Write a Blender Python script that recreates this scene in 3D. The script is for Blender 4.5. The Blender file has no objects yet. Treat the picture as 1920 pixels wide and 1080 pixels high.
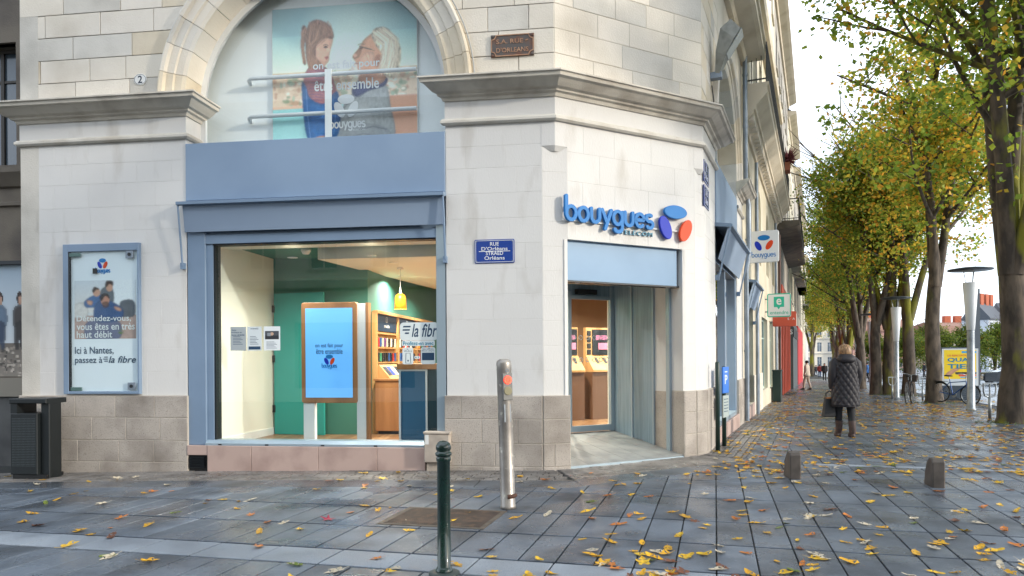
import bpy, math, random
import numpy as np
from mathutils import Vector, Matrix
random.seed(7); np.random.seed(7)
R = math.radians
S = bpy.context.scene
COL = S.collection

# ------------------------------------------------------------------ camera, sky, sun, exposure
CAM_H = 1.5
cam_d = bpy.data.cameras.new("camera"); cam = bpy.data.objects.new("camera", cam_d); COL.objects.link(cam)
cam_d.sensor_width = 36.0; cam_d.lens = 1332 / 1920 * 36.0
cam_d.shift_y = 131 / 1920; cam_d.clip_start = 0.1; cam_d.clip_end = 2000
cam.matrix_world = Matrix.Translation((0, 0, CAM_H)) @ Matrix.Rotation(R(90), 4, 'X') @ Matrix.Rotation(-0.0066, 4, 'Z')
S.camera = cam
SUN_EL = 17.0
SUN = Vector((0.90 * math.cos(R(SUN_EL)), -0.436 * math.cos(R(SUN_EL)), math.sin(R(SUN_EL)))).normalized()
world = bpy.data.worlds.new("World"); S.world = world; world.use_nodes = True
wt = world.node_tree; wt.nodes.clear()
w_out = wt.nodes.new('ShaderNodeOutputWorld'); w_bg = wt.nodes.new('ShaderNodeBackground')
w_sky = wt.nodes.new('ShaderNodeTexSky'); w_sky.sky_type = 'NISHITA'; w_sky.sun_disc = False
w_sky.sun_elevation = R(SUN_EL); w_sky.sun_rotation = math.atan2(SUN.x, SUN.y)
w_sky.air_density = 1.0; w_sky.dust_density = 1.5; w_sky.altitude = 20
w_tc = wt.nodes.new('ShaderNodeTexCoord'); w_map = wt.nodes.new('ShaderNodeMapping'); w_map.inputs['Scale'].default_value = (1.3, 1.3, 3.2)
w_n = wt.nodes.new('ShaderNodeTexNoise'); w_n.inputs['Scale'].default_value = 2.2; w_n.inputs['Detail'].default_value = 7; w_n.inputs['Roughness'].default_value = 0.55
w_r = wt.nodes.new('ShaderNodeValToRGB'); w_r.color_ramp.elements[0].position = 0.33; w_r.color_ramp.elements[1].position = 0.60
w_r.color_ramp.elements[0].color = (0.30, 0.30, 0.30, 1); w_r.color_ramp.elements[1].color = (1, 1, 1, 1)
w_mix = wt.nodes.new('ShaderNodeMixRGB'); w_mix.inputs[2].default_value = (10.2, 11.2, 12.6, 1)
wt.links.new(w_tc.outputs['Generated'], w_map.inputs[0]); wt.links.new(w_map.outputs[0], w_n.inputs['Vector'])
wt.links.new(w_n.outputs['Fac'], w_r.inputs[0]); wt.links.new(w_r.outputs[0], w_mix.inputs[0]); wt.links.new(w_sky.outputs[0], w_mix.inputs[1])
wt.links.new(w_mix.outputs[0], w_bg.inputs[0]); wt.links.new(w_bg.outputs[0], w_out.inputs[0])
w_bg.inputs[1].default_value = 0.15
sun_d = bpy.data.lights.new("sun", 'SUN'); sun_d.energy = 2.1; sun_d.angle = R(2.5); sun_d.color = (1.0, 0.92, 0.80)
sun = bpy.data.objects.new("sun", sun_d); COL.objects.link(sun); sun.location = SUN * 60
sun.rotation_euler = SUN.to_track_quat('Z', 'Y').to_euler()
S.view_settings.view_transform = 'Standard'; S.view_settings.look = 'None'; S.view_settings.gamma = 1.0
S.view_settings.exposure = 0.50; S.view_settings.use_curve_mapping = False
S.render.engine = 'CYCLES'; S.cycles.use_denoising = True
S.cycles.max_bounces = 8; S.cycles.transparent_max_bounces = 12; S.cycles.caustics_reflective = False; S.cycles.caustics_refractive = False
S.cycles.sample_clamp_indirect = 6.0

# ------------------------------------------------------------------ materials
def lin(c):
    if isinstance(c, str): c = tuple(int(c[i:i + 2], 16) / 255 for i in (0, 2, 4))
    return tuple((x / 12.92 if x <= 0.04045 else ((x + 0.055) / 1.055) ** 2.4) for x in c)
def rgba(c): return (*lin(c), 1.0)
MATS = {}
def mat(name, col, rough=0.6, metal=0.0, var=0.0, col2=None, ns=3.0, lo=0.4, hi=0.65, bump=0.0, bs=60.0, rough2=None, rns=2.0, rlo=0.4, rhi=0.6,
        spec=0.5, coat=0.0, emis=None, es=0.0, vcol=False, trans=0.0, scl=None, col3=None, ns3=1.0, lo3=.5, hi3=.7):
    if name in MATS: return MATS[name]
    m = bpy.data.materials.new(name); m.use_nodes = True; nt = m.node_tree; nt.nodes.clear()
    L = nt.links.new
    out = nt.nodes.new('ShaderNodeOutputMaterial'); b = nt.nodes.new('ShaderNodeBsdfPrincipled')
    b.inputs['Roughness'].default_value = rough; b.inputs['Metallic'].default_value = metal
    b.inputs['Specular IOR Level'].default_value = spec; b.inputs['Coat Weight'].default_value = coat
    geo = nt.nodes.new('ShaderNodeNewGeometry'); pos = geo.outputs['Position']
    if scl:
        mp = nt.nodes.new('ShaderNodeMapping'); mp.inputs['Scale'].default_value = scl; L(pos, mp.inputs[0]); pos = mp.outputs[0]
    def noise(sc, a, c, det=6):
        n = nt.nodes.new('ShaderNodeTexNoise'); n.inputs['Scale'].default_value = sc; n.inputs['Detail'].default_value = det
        L(pos, n.inputs['Vector'])
        r = nt.nodes.new('ShaderNodeMapRange'); r.inputs['From Min'].default_value = a; r.inputs['From Max'].default_value = c
        L(n.outputs['Fac'], r.inputs['Value']); return r.outputs[0]
    if vcol:
        a = nt.nodes.new('ShaderNodeAttribute'); a.attribute_name = 'Col'; cur = a.outputs['Color']
    else:
        rgb = nt.nodes.new('ShaderNodeRGB'); rgb.outputs[0].default_value = rgba(col); cur = rgb.outputs[0]
    def mixc(cur, c2, fac):
        x = nt.nodes.new('ShaderNodeMixRGB'); x.inputs[2].default_value = rgba(c2); L(cur, x.inputs[1]); L(fac, x.inputs[0]); return x.outputs[0]
    if col2: cur = mixc(cur, col2, noise(ns, lo, hi))
    if col3: cur = mixc(cur, col3, noise(ns3, lo3, hi3))
    if var:
        oi = nt.nodes.new('ShaderNodeObjectInfo'); mr = nt.nodes.new('ShaderNodeMapRange')
        mr.inputs['To Min'].default_value = 1 - var; mr.inputs['To Max'].default_value = 1 + var
        L(oi.outputs['Random'], mr.inputs['Value'])
        hs = nt.nodes.new('ShaderNodeHueSaturation'); L(cur, hs.inputs['Color']); L(mr.outputs[0], hs.inputs['Value']); cur = hs.outputs[0]
    L(cur, b.inputs['Base Color'])
    if rough2 is not None:
        f = noise(rns, rlo, rhi); mr = nt.nodes.new('ShaderNodeMapRange'); mr.inputs['To Min'].default_value = rough; mr.inputs['To Max'].default_value = rough2
        L(f, mr.inputs['Value']); L(mr.outputs[0], b.inputs['Roughness'])
    if bump:
        n = nt.nodes.new('ShaderNodeTexNoise'); n.inputs['Scale'].default_value = bs; n.inputs['Detail'].default_value = 5; L(pos, n.inputs['Vector'])
        bp = nt.nodes.new('ShaderNodeBump'); bp.inputs['Strength'].default_value = bump; bp.inputs['Distance'].default_value = 0.01
        L(n.outputs['Fac'], bp.inputs['Height']); L(bp.outputs[0], b.inputs['Normal'])
    if emis:
        b.inputs['Emission Color'].default_value = rgba(emis); b.inputs['Emission Strength'].default_value = es
    sh = b.outputs[0]
    if trans:
        t = nt.nodes.new('ShaderNodeBsdfTranslucent'); L(cur, t.inputs[0]); mx = nt.nodes.new('ShaderNodeMixShader'); mx.inputs[0].default_value = trans
        L(sh, mx.inputs[1]); L(t.outputs[0], mx.inputs[2]); sh = mx.outputs[0]
    L(sh, out.inputs[0]); MATS[name] = m; return m
def glass_mat(name, tint=(0.93, 0.96, 0.96), refl=1.0, rough=0.0):
    if name in MATS: return MATS[name]
    m = bpy.data.materials.new(name); m.use_nodes = True; nt = m.node_tree; nt.nodes.clear(); L = nt.links.new
    out = nt.nodes.new('ShaderNodeOutputMaterial'); t = nt.nodes.new('ShaderNodeBsdfTransparent'); t.inputs[0].default_value = (*tint, 1)
    g = nt.nodes.new('ShaderNodeBsdfGlossy'); g.inputs['Roughness'].default_value = rough; g.inputs[0].default_value = (1, 1, 1, 1)
    fr = nt.nodes.new('ShaderNodeFresnel'); fr.inputs[0].default_value = 1.5
    ml = nt.nodes.new('ShaderNodeMath'); ml.operation = 'MULTIPLY'; ml.inputs[1].default_value = refl; ml.use_clamp = True; L(fr.outputs[0], ml.inputs[0])
    ge = nt.nodes.new('ShaderNodeNewGeometry'); sb = nt.nodes.new('ShaderNodeMath'); sb.operation = 'SUBTRACT'; sb.inputs[0].default_value = 1.0; L(ge.outputs['Backfacing'], sb.inputs[1])
    m2 = nt.nodes.new('ShaderNodeMath'); m2.operation = 'MULTIPLY'; L(ml.outputs[0], m2.inputs[0]); L(sb.outputs[0], m2.inputs[1]); ml = m2
    mx = nt.nodes.new('ShaderNodeMixShader'); L(ml.outputs[0], mx.inputs[0]); L(t.outputs[0], mx.inputs[1]); L(g.outputs[0], mx.inputs[2])
    L(mx.outputs[0], out.inputs[0]); MATS[name] = m; return m

M_lime = mat('limestone', 'ddd5c8', 0.8, var=0.04, col2='c6bcac', ns=1.1, lo=.48, hi=.75, bump=.5, bs=45, col3='d9d1c2', ns3=.7, lo3=.45, hi3=.65)
M_limeo = mat('limestone_ochre', 'd6cab4', 0.8, var=0.05, col2='bfb097', ns=1.6, lo=.45, hi=.75, bump=.5, bs=45)
M_limeg = mat('limestone_grey', 'd0cbc1', 0.85, var=0.04, col2='b5b0a6', ns=1.3, lo=.42, hi=.7, bump=.5, bs=45)
M_mort = mat('mortar', 'bdb5a8', 0.9)
M_paint = mat('white_painted_stone', 'd6d4d0', 0.65, var=0.02, col2='cfccc8', ns=.9, lo=.45, hi=.75, bump=.25, bs=70, col3='b4aea5', ns3=3.0, lo3=.58, hi3=.85, scl=(1, 1, .3))
M_trim = mat('painted_trim', 'cfcac0', 0.65, col2='b3aa9c', ns=2.2, lo=.48, hi=.75, bump=.2, bs=60)
M_corn = mat('cornice_stone', 'cfc8bb', 0.75, col2='a69d90', ns=2.6, lo=.45, hi=.75, bump=.3, bs=50)
M_gran = mat('plinth_granite', 'b3aaa0', 0.75, var=0.08, col2='857c73', ns=1.7, lo=.45, hi=.72, bump=.6, bs=120, col3='7b746c', ns3=90, lo3=.55, hi3=.7)
M_pink = mat('pink_granite', 'b79f95', 0.6, var=0.03, col2='9d857c', ns=2.4, lo=.45, hi=.7, bump=.2, bs=120)
M_blue = mat('blue_grey_panel', '8499b1', 0.45, col2='7b90a9', ns=.8, lo=.4, hi=.7)
M_blue2 = mat('blue_grey_frame', '7a8fa7', 0.40, col2='71869d', ns=1.2)
M_awn = mat('awning_fabric', '8a9bb0', 0.75, bump=.1, bs=300)
M_alu = mat('pale_aluminium', '9fb0ba', 0.35, metal=.35)
M_steelp = mat('brushed_panel', '8ba1b0', 0.42, metal=.25, col2='7c929f', ns=30, scl=(1, 1, .05))
M_dark = mat('dark_metal', '24282c', 0.45, metal=.3)
M_black = mat('black_plastic', '151617', 0.5)
M_rubber = mat('rubber', '191919', 0.8)
M_white = mat('white_gloss', 'e4e6e6', 0.35)
M_whitem = mat('white_matt', 'dcdcd8', 0.7)
M_glass = glass_mat('shop_glass', refl=1.7)
M_glass2 = glass_mat('lunette_glass', tint=(.97, .985, .985), refl=1.0)
M_gdoor = glass_mat('door_glass', tint=(.9, .93, .93), refl=.8)
M_signblue = mat('enamel_blue', '1d3f8f', 0.25, coat=.4)
M_lblue = mat('logo_blue', '1f78be', 0.5, spec=.25); M_lnavy = mat('logo_navy', '1f36b4', 0.5, spec=.25); M_lred = mat('logo_orange', 'e04a1f', 0.5, spec=.25)
M_teal = mat('teal_text', '1d86a5', 0.4); M_navy = mat('navy_print', '24435f', 0.6)
M_print = mat('printed_paper', 'ffffff', 0.55, vcol=True)
M_wood = mat('oak_wood', 'a9764a', 0.5, col2='8f6038', ns=5, scl=(1, 1, .12))
M_woodl = mat('light_wood', 'c79b66', 0.5, col2='b0844f', ns=5, scl=(1, 1, .2))
M_wfloor = mat('wood_floor', '8f6a4a', 0.35, col2='6c4d33', ns=3, scl=(4, .6, 1))
M_green = mat('interior_green', '3f7c6e', 0.7); M_tealw = mat('interior_teal', '2c9c95', 0.6)
M_cream = mat('interior_cream', 'e3e2d6', 0.7)
M_zinc = mat('zinc', '8e98a3', 0.45, metal=.6, col2='77828d', ns=3)
M_iron = mat('wrought_iron', '3a3936', 0.6)

# ------------------------------------------------------------------ mesh helpers
WL = {}
class Frame:
    def __init__(s, o, u, z=0):
        s.o = Vector((o[0], o[1])); s.u = Vector((u[0], u[1])).normalized(); s.n = Vector((s.u.y, -s.u.x)); s.z = z
    def P(s, u, d, z): q = s.o + s.u * u + s.n * d; return (q.x, q.y, z + s.z)
class MB:
    def __init__(s, fr=None): s.v = []; s.f = []; s.fr = fr; s.sm = []
    def add(s, vs, fs, smooth=False):
        n = len(s.v)
        if s.fr: vs = [s.fr.P(*p) for p in vs]; fs = [tuple(reversed(f)) for f in fs]
        s.v += vs; s.f += [tuple(i + n for i in f) for f in fs]; s.sm += [smooth] * len(fs)
        return s
    def box(s, u0, u1, d0, d1, z0, z1):
        return s.add([(u0, d0, z0), (u1, d0, z0), (u1, d1, z0), (u0, d1, z0), (u0, d0, z1), (u1, d0, z1), (u1, d1, z1), (u0, d1, z1)],
                     [(0, 3, 2, 1), (4, 5, 6, 7), (0, 1, 5, 4), (1, 2, 6, 5), (2, 3, 7, 6), (3, 0, 4, 7)])
    def rbox(s, u0, u1, d0, d1, z0, z1, c=.01):
        # box with a chamfered front (d1) edge
        return s.prism([(u0, z0), (u1, z0), (u1, z1), (u0, z1)], d0, d1, c)
    def prism(s, poly, d0, d1, inset=0.0, back=True):
        n = len(poly); cx = sum(p[0] for p in poly) / n; cz = sum(p[1] for p in poly) / n
        vs = [(p[0], d0, p[1]) for p in poly]
        if inset:
            sg = 1 if d1 > d0 else -1
            vs += [(p[0], d1 - sg * inset, p[1]) for p in poly]
            ins = []
            for i in range(n):
                a = poly[i - 1]; b = poly[i]; c = poly[(i + 1) % n]
                e1 = (b[0] - a[0], b[1] - a[1]); e2 = (c[0] - b[0], c[1] - b[1])
                l1 = math.hypot(*e1) or 1; l2 = math.hypot(*e2) or 1
                n1 = (-e1[1] / l1, e1[0] / l1); n2 = (-e2[1] / l2, e2[0] / l2)
                k = 1 + n1[0] * n2[0] + n1[1] * n2[1]; k = max(k, .3)
                q = ((n1[0] + n2[0]) / k * inset, (n1[1] + n2[1]) / k * inset)
                if (cx - b[0]) * q[0] + (cz - b[1]) * q[1] < 0 and n < 6: q = (-q[0], -q[1])
                ins.append((b[0] + q[0], d1, b[1] + q[1]))
            vs += ins
            fs = [tuple(range(2 * n, 3 * n))]
            for k in (0, 1):
                for i in range(n): j = (i + 1) % n; fs.append((k * n + i, k * n + j, (k + 1) * n + j, (k + 1) * n + i))
        else:
            vs += [(p[0], d1, p[1]) for p in poly]
            fs = [tuple(range(n, 2 * n))]
            for i in range(n): j = (i + 1) % n; fs.append((i, j, n + j, n + i))
        if back: fs.append(tuple(reversed(range(n))))
        return s.add(vs, fs)
    def hprism(s, poly, z0, z1):
        n = len(poly); vs = [(p[0], p[1], z0) for p in poly] + [(p[0], p[1], z1) for p in poly]
        fs = [tuple(range(n, 2 * n)), tuple(reversed(range(n)))]
        for i in range(n): j = (i + 1) % n; fs.append((i, j, n + j, n + i))
        return s.add(vs, fs)
    def sweep(s, prof, u0, u1, k0=0.0, k1=0.0):
        n = len(prof); vs = [(u0 + k0 * d, d, z) for d, z in prof] + [(u1 + k1 * d, d, z) for d, z in prof]
        fs = [(i, (i + 1) % n, n + (i + 1) % n, n + i) for i in range(n)] + [tuple(reversed(range(n))), tuple(range(n, 2 * n))]
        return s.add(vs, fs)
    def tube(s, path, r, n=8, smooth=True, caps=True, sq=1.0):
        P = [Vector(p) for p in path]; m = len(P)
        rr = r if isinstance(r, (list, tuple)) else [r] * m
        vs = []; up = None
        for i in range(m):
            t = (P[min(i + 1, m - 1)] - P[max(i - 1, 0)])
            t = t.normalized() if t.length > 1e-9 else Vector((0, 0, 1))
            if up is None: up = Vector((0, 0, 1)) if abs(t.z) < .9 else Vector((1, 0, 0))
            a = (up - t * up.dot(t)); a = a.normalized() if a.length > 1e-6 else t.orthogonal().normalized()
            b = t.cross(a); up = a
            for k in range(n):
                an = 2 * math.pi * k / n
                vs.append(tuple(P[i] + (a * math.cos(an) + b * (math.sin(an) * sq)) * rr[i]))
        fs = []
        for i in range(m - 1):
            for k in range(n):
                k2 = (k + 1) % n; fs.append((i * n + k, i * n + k2, (i + 1) * n + k2, (i + 1) * n + k))
        s.add(vs, fs, smooth)
        if caps:
            c0 = [vs[k] for k in range(n)]; c1 = [vs[(m - 1) * n + k] for k in range(n)]
            s.add(c0, [tuple(reversed(range(n)))]); s.add(c1, [tuple(range(n))])
        return s
    def lathe(s, prof, c=(0, 0), n=16, smooth=True):
        m = len(prof); vs = []
        for r, z in prof:
            for k in range(n): a = 2 * math.pi * k / n; vs.append((c[0] + r * math.cos(a), c[1] + r * math.sin(a), z))
        fs = []
        for i in range(m - 1):
            for k in range(n): k2 = (k + 1) % n; fs.append((i * n + k, i * n + k2, (i + 1) * n + k2, (i + 1) * n + k))
        fs.append(tuple(reversed(range(n)))); fs.append(tuple((m - 1) * n + k for k in range(n)))
        return s.add(vs, fs, smooth)
    def loft(s, rings, smooth=True, caps=True):
        n = len(rings[0]); vs = [p for r in rings for p in r]; fs = []
        for i in range(len(rings) - 1):
            for k in range(n): k2 = (k + 1) % n; fs.append((i * n + k, i * n + k2, (i + 1) * n + k2, (i + 1) * n + k))
        if caps: fs.append(tuple(reversed(range(n)))); fs.append(tuple((len(rings) - 1) * n + k for k in range(n)))
        return s.add(vs, fs, smooth)
    def cyl(s, u, z, r, d0, d1, n=16, inset=0.0):
        return s.prism([(u + r * math.cos(2 * math.pi * k / n), z + r * math.sin(2 * math.pi * k / n)) for k in range(n)], d0, d1, inset)
    def ell(s, u, z, rx, rz, rot, d0, d1, n=28, inset=0.0):
        c, q = math.cos(rot), math.sin(rot); pts = []
        for k in range(n):
            a = 2 * math.pi * k / n; x = rx * math.cos(a); y = rz * math.sin(a); pts.append((u + x * c - y * q, z + x * q + y * c))
        return s.prism(pts, d0, d1, inset)
    def ribbon(s, pts, w, d0, d1):
        # flat stroke with rounded ends through 2-d points
        P = [Vector(p) for p in pts]; m = len(P); Lf = []; Rt = []
        for i in range(m):
            t = (P[min(i + 1, m - 1)] - P[max(i - 1, 0)]).normalized(); nn = Vector((-t.y, t.x)) * w / 2
            Lf.append(P[i] + nn); Rt.append(P[i] - nn)
        closed = (P[0] - P[-1]).length < 1e-6
        if closed:
            t = (P[1] - P[-2]).normalized(); nn = Vector((-t.y, t.x)) * w / 2; Lf[0] = Lf[-1] = P[0] + nn; Rt[0] = Rt[-1] = P[0] - nn
        vs = [(p.x, d1, p.y) for p in Lf] + [(p.x, d1, p.y) for p in Rt] + [(p.x, d0, p.y) for p in Lf] + [(p.x, d0, p.y) for p in Rt]
        fs = []
        for i in range(m - 1):
            fs += [(i, m + i, m + i + 1, i + 1), (i + 1, 2 * m + i + 1, 2 * m + i, i), (m + i, 3 * m + i, 3 * m + i + 1, m + i + 1)]
        s.add(vs, fs)
        if not closed:
            for e, q in ((0, 1), (m - 1, m - 2)):
                t = (P[e] - P[q]).normalized(); nn = Vector((-t.y, t.x)); cap = []
                for k in range(7):
                    a = math.pi * k / 6; cap.append(P[e] + (nn * math.cos(a) + t * math.sin(a)) * w / 2)
                s.prism([(p.x, p.y) for p in cap], d0, d1, back=False)
        return s
    def mesh(s, name, m, origin):
        me = bpy.data.meshes.new(name)
        ox, oy, oz = origin
        me.from_pydata([(p[0] - ox, p[1] - oy, p[2] - oz) for p in s.v], [], s.f)
        if m is not None: me.materials.append(m)
        if any(s.sm): me.polygons.foreach_set('use_smooth', s.sm)
        return me
    def build(s, name, m, parent=None, label=None, cat=None, group=None, kind=None, origin=None):
        if origin is None:
            xs = [p[0] for p in s.v]; ys = [p[1] for p in s.v]; zs = [p[2] for p in s.v]
            origin = ((min(xs) + max(xs)) / 2, (min(ys) + max(ys)) / 2, min(zs))
        return link(name, s.mesh(name, m, origin), parent, label, cat, group, kind, origin)
def link(name, data, parent=None, label=None, cat=None, group=None, kind=None, origin=(0, 0, 0)):
    o = bpy.data.objects.new(name, data); COL.objects.link(o)
    o0 = Vector(origin)
    if parent is not None: o.parent = parent; o.location = o0 - WL[parent]
    else: o.location = o0
    WL[o] = o0
    if label: o['label'] = label
    if cat: o['category'] = cat
    if group: o['group'] = group
    if kind: o['kind'] = kind
    return o
def thing(name, label, cat, loc, group=None):
    o = link(name, None, None, label, cat, group, None, loc); o.empty_display_size = .1; return o
def copy_tree(o, parent=None, loc=None, rz=None, label=None, group=None, scale=None):
    c = o.copy(); COL.objects.link(c); c.parent = parent
    if loc is not None: c.location = loc
    if rz is not None: c.rotation_euler = (c.rotation_euler.x, c.rotation_euler.y, rz)
    if scale is not None: c.scale = scale
    if label: c['label'] = label
    if group: c['group'] = group
    for ch in o.children: copy_tree(ch, c)
    return c
_tc = {}
def text_data(body, off=0.0, shear=0.0, sp=1.0):
    k = (body, off, shear, sp)
    if k in _tc: return _tc[k]
    c = bpy.data.curves.new('txt', 'FONT'); c.body = body; c.offset = off; c.shear = shear; c.resolution_u = 3; c.space_character = sp
    o = bpy.data.objects.new('txt', c); me = o.to_mesh()
    v = [tuple(x.co) for x in me.vertices]; f = [tuple(p.vertices) for p in me.polygons]
    o.to_mesh_clear(); bpy.data.objects.remove(o); bpy.data.curves.remove(c)
    _tc[k] = (v, f); return v, f
def text(mb, body, u0, u1, z0, z1, d0, d1=None, off=0.0, shear=0.0, sp=1.0):
    # letters fitted into the rectangle u0..u1 x z0..z1; raised letters when d1 is given
    v, f = text_data(body, off, shear, sp)
    xs = [p[0] for p in v]; ys = [p[1] for p in v]; x0, x1, y0, y1 = min(xs), max(xs), min(ys), max(ys)
    A = lambda p: (u0 + (p[0] - x0) / (x1 - x0) * (u1 - u0), z0 + (p[1] - y0) / (y1 - y0) * (z1 - z0))
    q = [A(p) for p in v]
    if d1 is None: mb.add([(a, d0, b) for a, b in q], f)
    else:
        n = len(q); ec = {}
        for t in f:
            for i in range(len(t)):
                e = (t[i], t[(i + 1) % len(t)]); ec[e] = 1
        side = [(a, b, n + b, n + a) for (a, b) in ec if (b, a) not in ec]
        mb.add([(a, d1, b) for a, b in q] + [(a, d0, b) for a, b in q], list(f) + side)
    return mb
def arc(cx, cz, rx, rz, a0, a1, n=12): return [(cx + rx * math.cos(R(a0 + (a1 - a0) * k / n)), cz + rz * math.sin(R(a0 + (a1 - a0) * k / n))) for k in range(n + 1)]
def bouygues(mb, u0, u1, zb, xh, w, d0, d1):
    # the word in rounded stroke letters; zb = baseline, xh = x-height
    G = []
    def o(x): return arc(x + .42, .5, .42, .5, 0, 360, 20)
    x = 0; G += [[(x, 1.72), (x, .5)], o(x)]
    x = 1.12; G += [o(x)]
    x = 2.26; ul = lambda x: [(x, 1), (x, .4)] + arc(x + .38, .38, .38, .38, 180, 360, 8) + [(x + .76, 1)]
    G += [ul(x)]
    x = 3.28; G += [[(x, 1), (x + .42, .08)], [(x + .86, 1), (x + .28, -.42)]]
    x = 4.34; G += [o(x), [(x + .84, .95), (x + .84, -.2)] + arc(x + .46, -.2, .38, .36, 0, -150, 8)]
    x = 5.48; G += [ul(x)]
    x = 6.52; G += [[(x + .02, .52), (x + .82, .52)] + arc(x + .42, .5, .41, .5, 5, 310, 16)]
    x = 7.58; G += [arc(x + .33, .74, .31, .26, 50, 260, 9) + arc(x + .35, .24, .33, .26, 80, -140, 9)]
    k = (u1 - u0) / 8.28
    for i, g in enumerate(G): mb.ribbon([(u0 + p[0] * k, zb + p[1] * xh) for p in g], w, d0, d1 + (i % 2) * .0006)
    return mb
def logo3(fr, parent, u, z, s, d0, d1, mats=None, inset=0.0):
    # three ellipses: top, lower left, lower right ; s = overall width
    for (du, dz, rx, rz, rot, mm) in ((0.0, .26, .36, .20, 0, M_lblue), (-.29, -.17, .36, .185, R(-62), M_lnavy), (.29, -.17, .36, .185, R(62), M_lred)):
        MB(fr).ell(u + du * s, z + dz * s, rx * s, rz * s, rot, d0, d1, inset=inset).build('logo_ellipse', mm if mats is None else mats, parent)
class Paint:
    # a small picture, painted with numpy and laid on a sheet as a vertex-coloured grid
    def __init__(s, w, h, bg):
        s.w, s.h = w, h; s.a = np.zeros((h, w, 3)); s.a[:] = lin(bg)
        s.X, s.Y = np.meshgrid((np.arange(w) + .5) / w, (np.arange(h) + .5) / h)
    def blend(s, m, col):
        c = np.array(lin(col)); s.a = s.a * (1 - m[..., None]) + c * m[..., None]
    def ell(s, x, y, rx, ry, col, rot=0, soft=.12, al=1):
        c, q = math.cos(R(rot)), math.sin(R(rot)); asp = s.h / s.w
        dx = s.X - x; dy = (s.Y - y) * asp; u = (dx * c + dy * q) / rx; v = (-dx * q + dy * c) / (ry * asp)
        s.blend(np.clip((1 - np.sqrt(u * u + v * v)) / soft + .5, 0, 1) * al, col)
    def blur(s, m, r):
        for _ in range(2):
            for ax in (0, 1):
                p = np.pad(m, [(r + 1, r) if ax == 0 else (0, 0), (r + 1, r) if ax == 1 else (0, 0)], mode='edge'); c = np.cumsum(p, axis=ax)
                m = (np.take(c, range(2 * r + 1, c.shape[ax]), axis=ax) - np.take(c, range(0, c.shape[ax] - 2 * r - 1), axis=ax)) / (2 * r + 1)
        return m
    def soften(s): s.a = np.stack([s.blur(s.a[..., i], 1) for i in range(3)], -1) * .6 + s.a * .4
    def lift(s, k): s.a = np.clip(s.a * k, 0, .92)
    def poly(s, pts, col, curve=True, al=1, tex=0.0, vol=0.38):
        if curve:
            P = np.array(pts); n = len(P); out = []
            for i in range(n):
                p0, p1, p2, p3 = P[i - 1], P[i], P[(i + 1) % n], P[(i + 2) % n]
                for t in np.linspace(0, 1, 6, endpoint=False):
                    out.append(.5 * ((2 * p1) + (-p0 + p2) * t + (2 * p0 - 5 * p1 + 4 * p2 - p3) * t * t + (-p0 + 3 * p1 - 3 * p2 + p3) * t ** 3))
            pts = out
        m = np.zeros_like(s.X, dtype=bool); n = len(pts)
        for i in range(n):
            x1, y1 = pts[i]; x2, y2 = pts[(i + 1) % n]
            if y1 == y2: continue
            c = ((y1 > s.Y) != (y2 > s.Y)) & (s.X < (x2 - x1) * (s.Y - y1) / (y2 - y1) + x1); m ^= c
        m = m.astype(float)
        if curve and m.sum() > 40:
            e = s.blur(m, max(2, int(.022 * s.w))); lum = (1 - vol) + vol * np.clip((e - .35) / .6, 0, 1) * 1.25
            n = s.blur(np.random.randn(s.h, s.w), 2); n = n / (n.std() + 1e-6)
            if tex:
                q = np.random.randn(s.h, s.w); q = s.blur(q, 1); q = np.cumsum(np.pad(q, ((6, 0), (0, 0)), mode='edge'), 0); q = q[6:] - q[:-6]; n = q / (q.std() + 1e-6)
            lum = lum * (1 + (tex or .05) * n); c = np.array(lin(col)); mm = (s.blur(m, 1) * .5 + m * .5)[..., None] * al
            s.a = s.a * (1 - mm) + np.clip(c * lum[..., None], 0, 1) * mm; return
        s.blend(m * al, col)
    def line(s, pts, w, col, al=1.0):
        asp = s.h / s.w; D = np.full(s.X.shape, 9.0); Y = s.Y * asp
        for (x0, y0), (x1, y1) in zip(pts[:-1], pts[1:]):
            y0 *= asp; y1 *= asp; dx, dy = x1 - x0, y1 - y0; t = np.clip(((s.X - x0) * dx + (Y - y0) * dy) / (dx * dx + dy * dy + 1e-9), 0, 1); D = np.minimum(D, np.hypot(s.X - x0 - t * dx, Y - y0 - t * dy))
        s.blend(np.clip((w - D) / (.5 / s.w) + .5, 0, 1) * al, col)
    def rect(s, x0, y0, x1, y1, col, al=1): s.poly([(x0, y0), (x1, y0), (x1, y1), (x0, y1)], col, False, al)
    def grad(s, x0, y0, x1, y1, c0, c1):
        m = (s.X >= x0) & (s.X < x1) & (s.Y >= y0) & (s.Y < y1); t = np.clip((s.Y - y0) / (y1 - y0), 0, 1)[..., None]
        g = np.array(lin(c0)) * (1 - t) + np.array(lin(c1)) * t; s.a = np.where(m[..., None], g, s.a)
    def grain(s, k): s.a = np.clip(s.a * (1 + k * np.random.randn(s.h, s.w, 1)), 0, 1)
    def sheet(s, fr, u0, u1, z0, z1, d, name, parent):
        w, h = s.w, s.h; us = np.linspace(u0, u1, w + 1); zs = np.linspace(z1, z0, h + 1)
        vs = [fr.P(u, d, z) for z in zs for u in us]; o = Vector(fr.P((u0 + u1) / 2, d, z0))
        idx = np.arange((w + 1) * (h + 1)).reshape(h + 1, w + 1)
        q = np.stack([idx[:-1, :-1], idx[1:, :-1], idx[1:, 1:], idx[:-1, 1:]], -1).reshape(-1, 4)
        me = bpy.data.meshes.new(name); me.from_pydata([tuple(Vector(v) - o) for v in vs], [], q.tolist()); me.materials.append(M_print)
        at = me.color_attributes.new('Col', 'FLOAT_COLOR', 'CORNER')
        c = np.ones((h * w, 4, 4)); c[:, :, :3] = s.a.reshape(-1, 1, 3); at.data.foreach_set('color', c.ravel())
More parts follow.
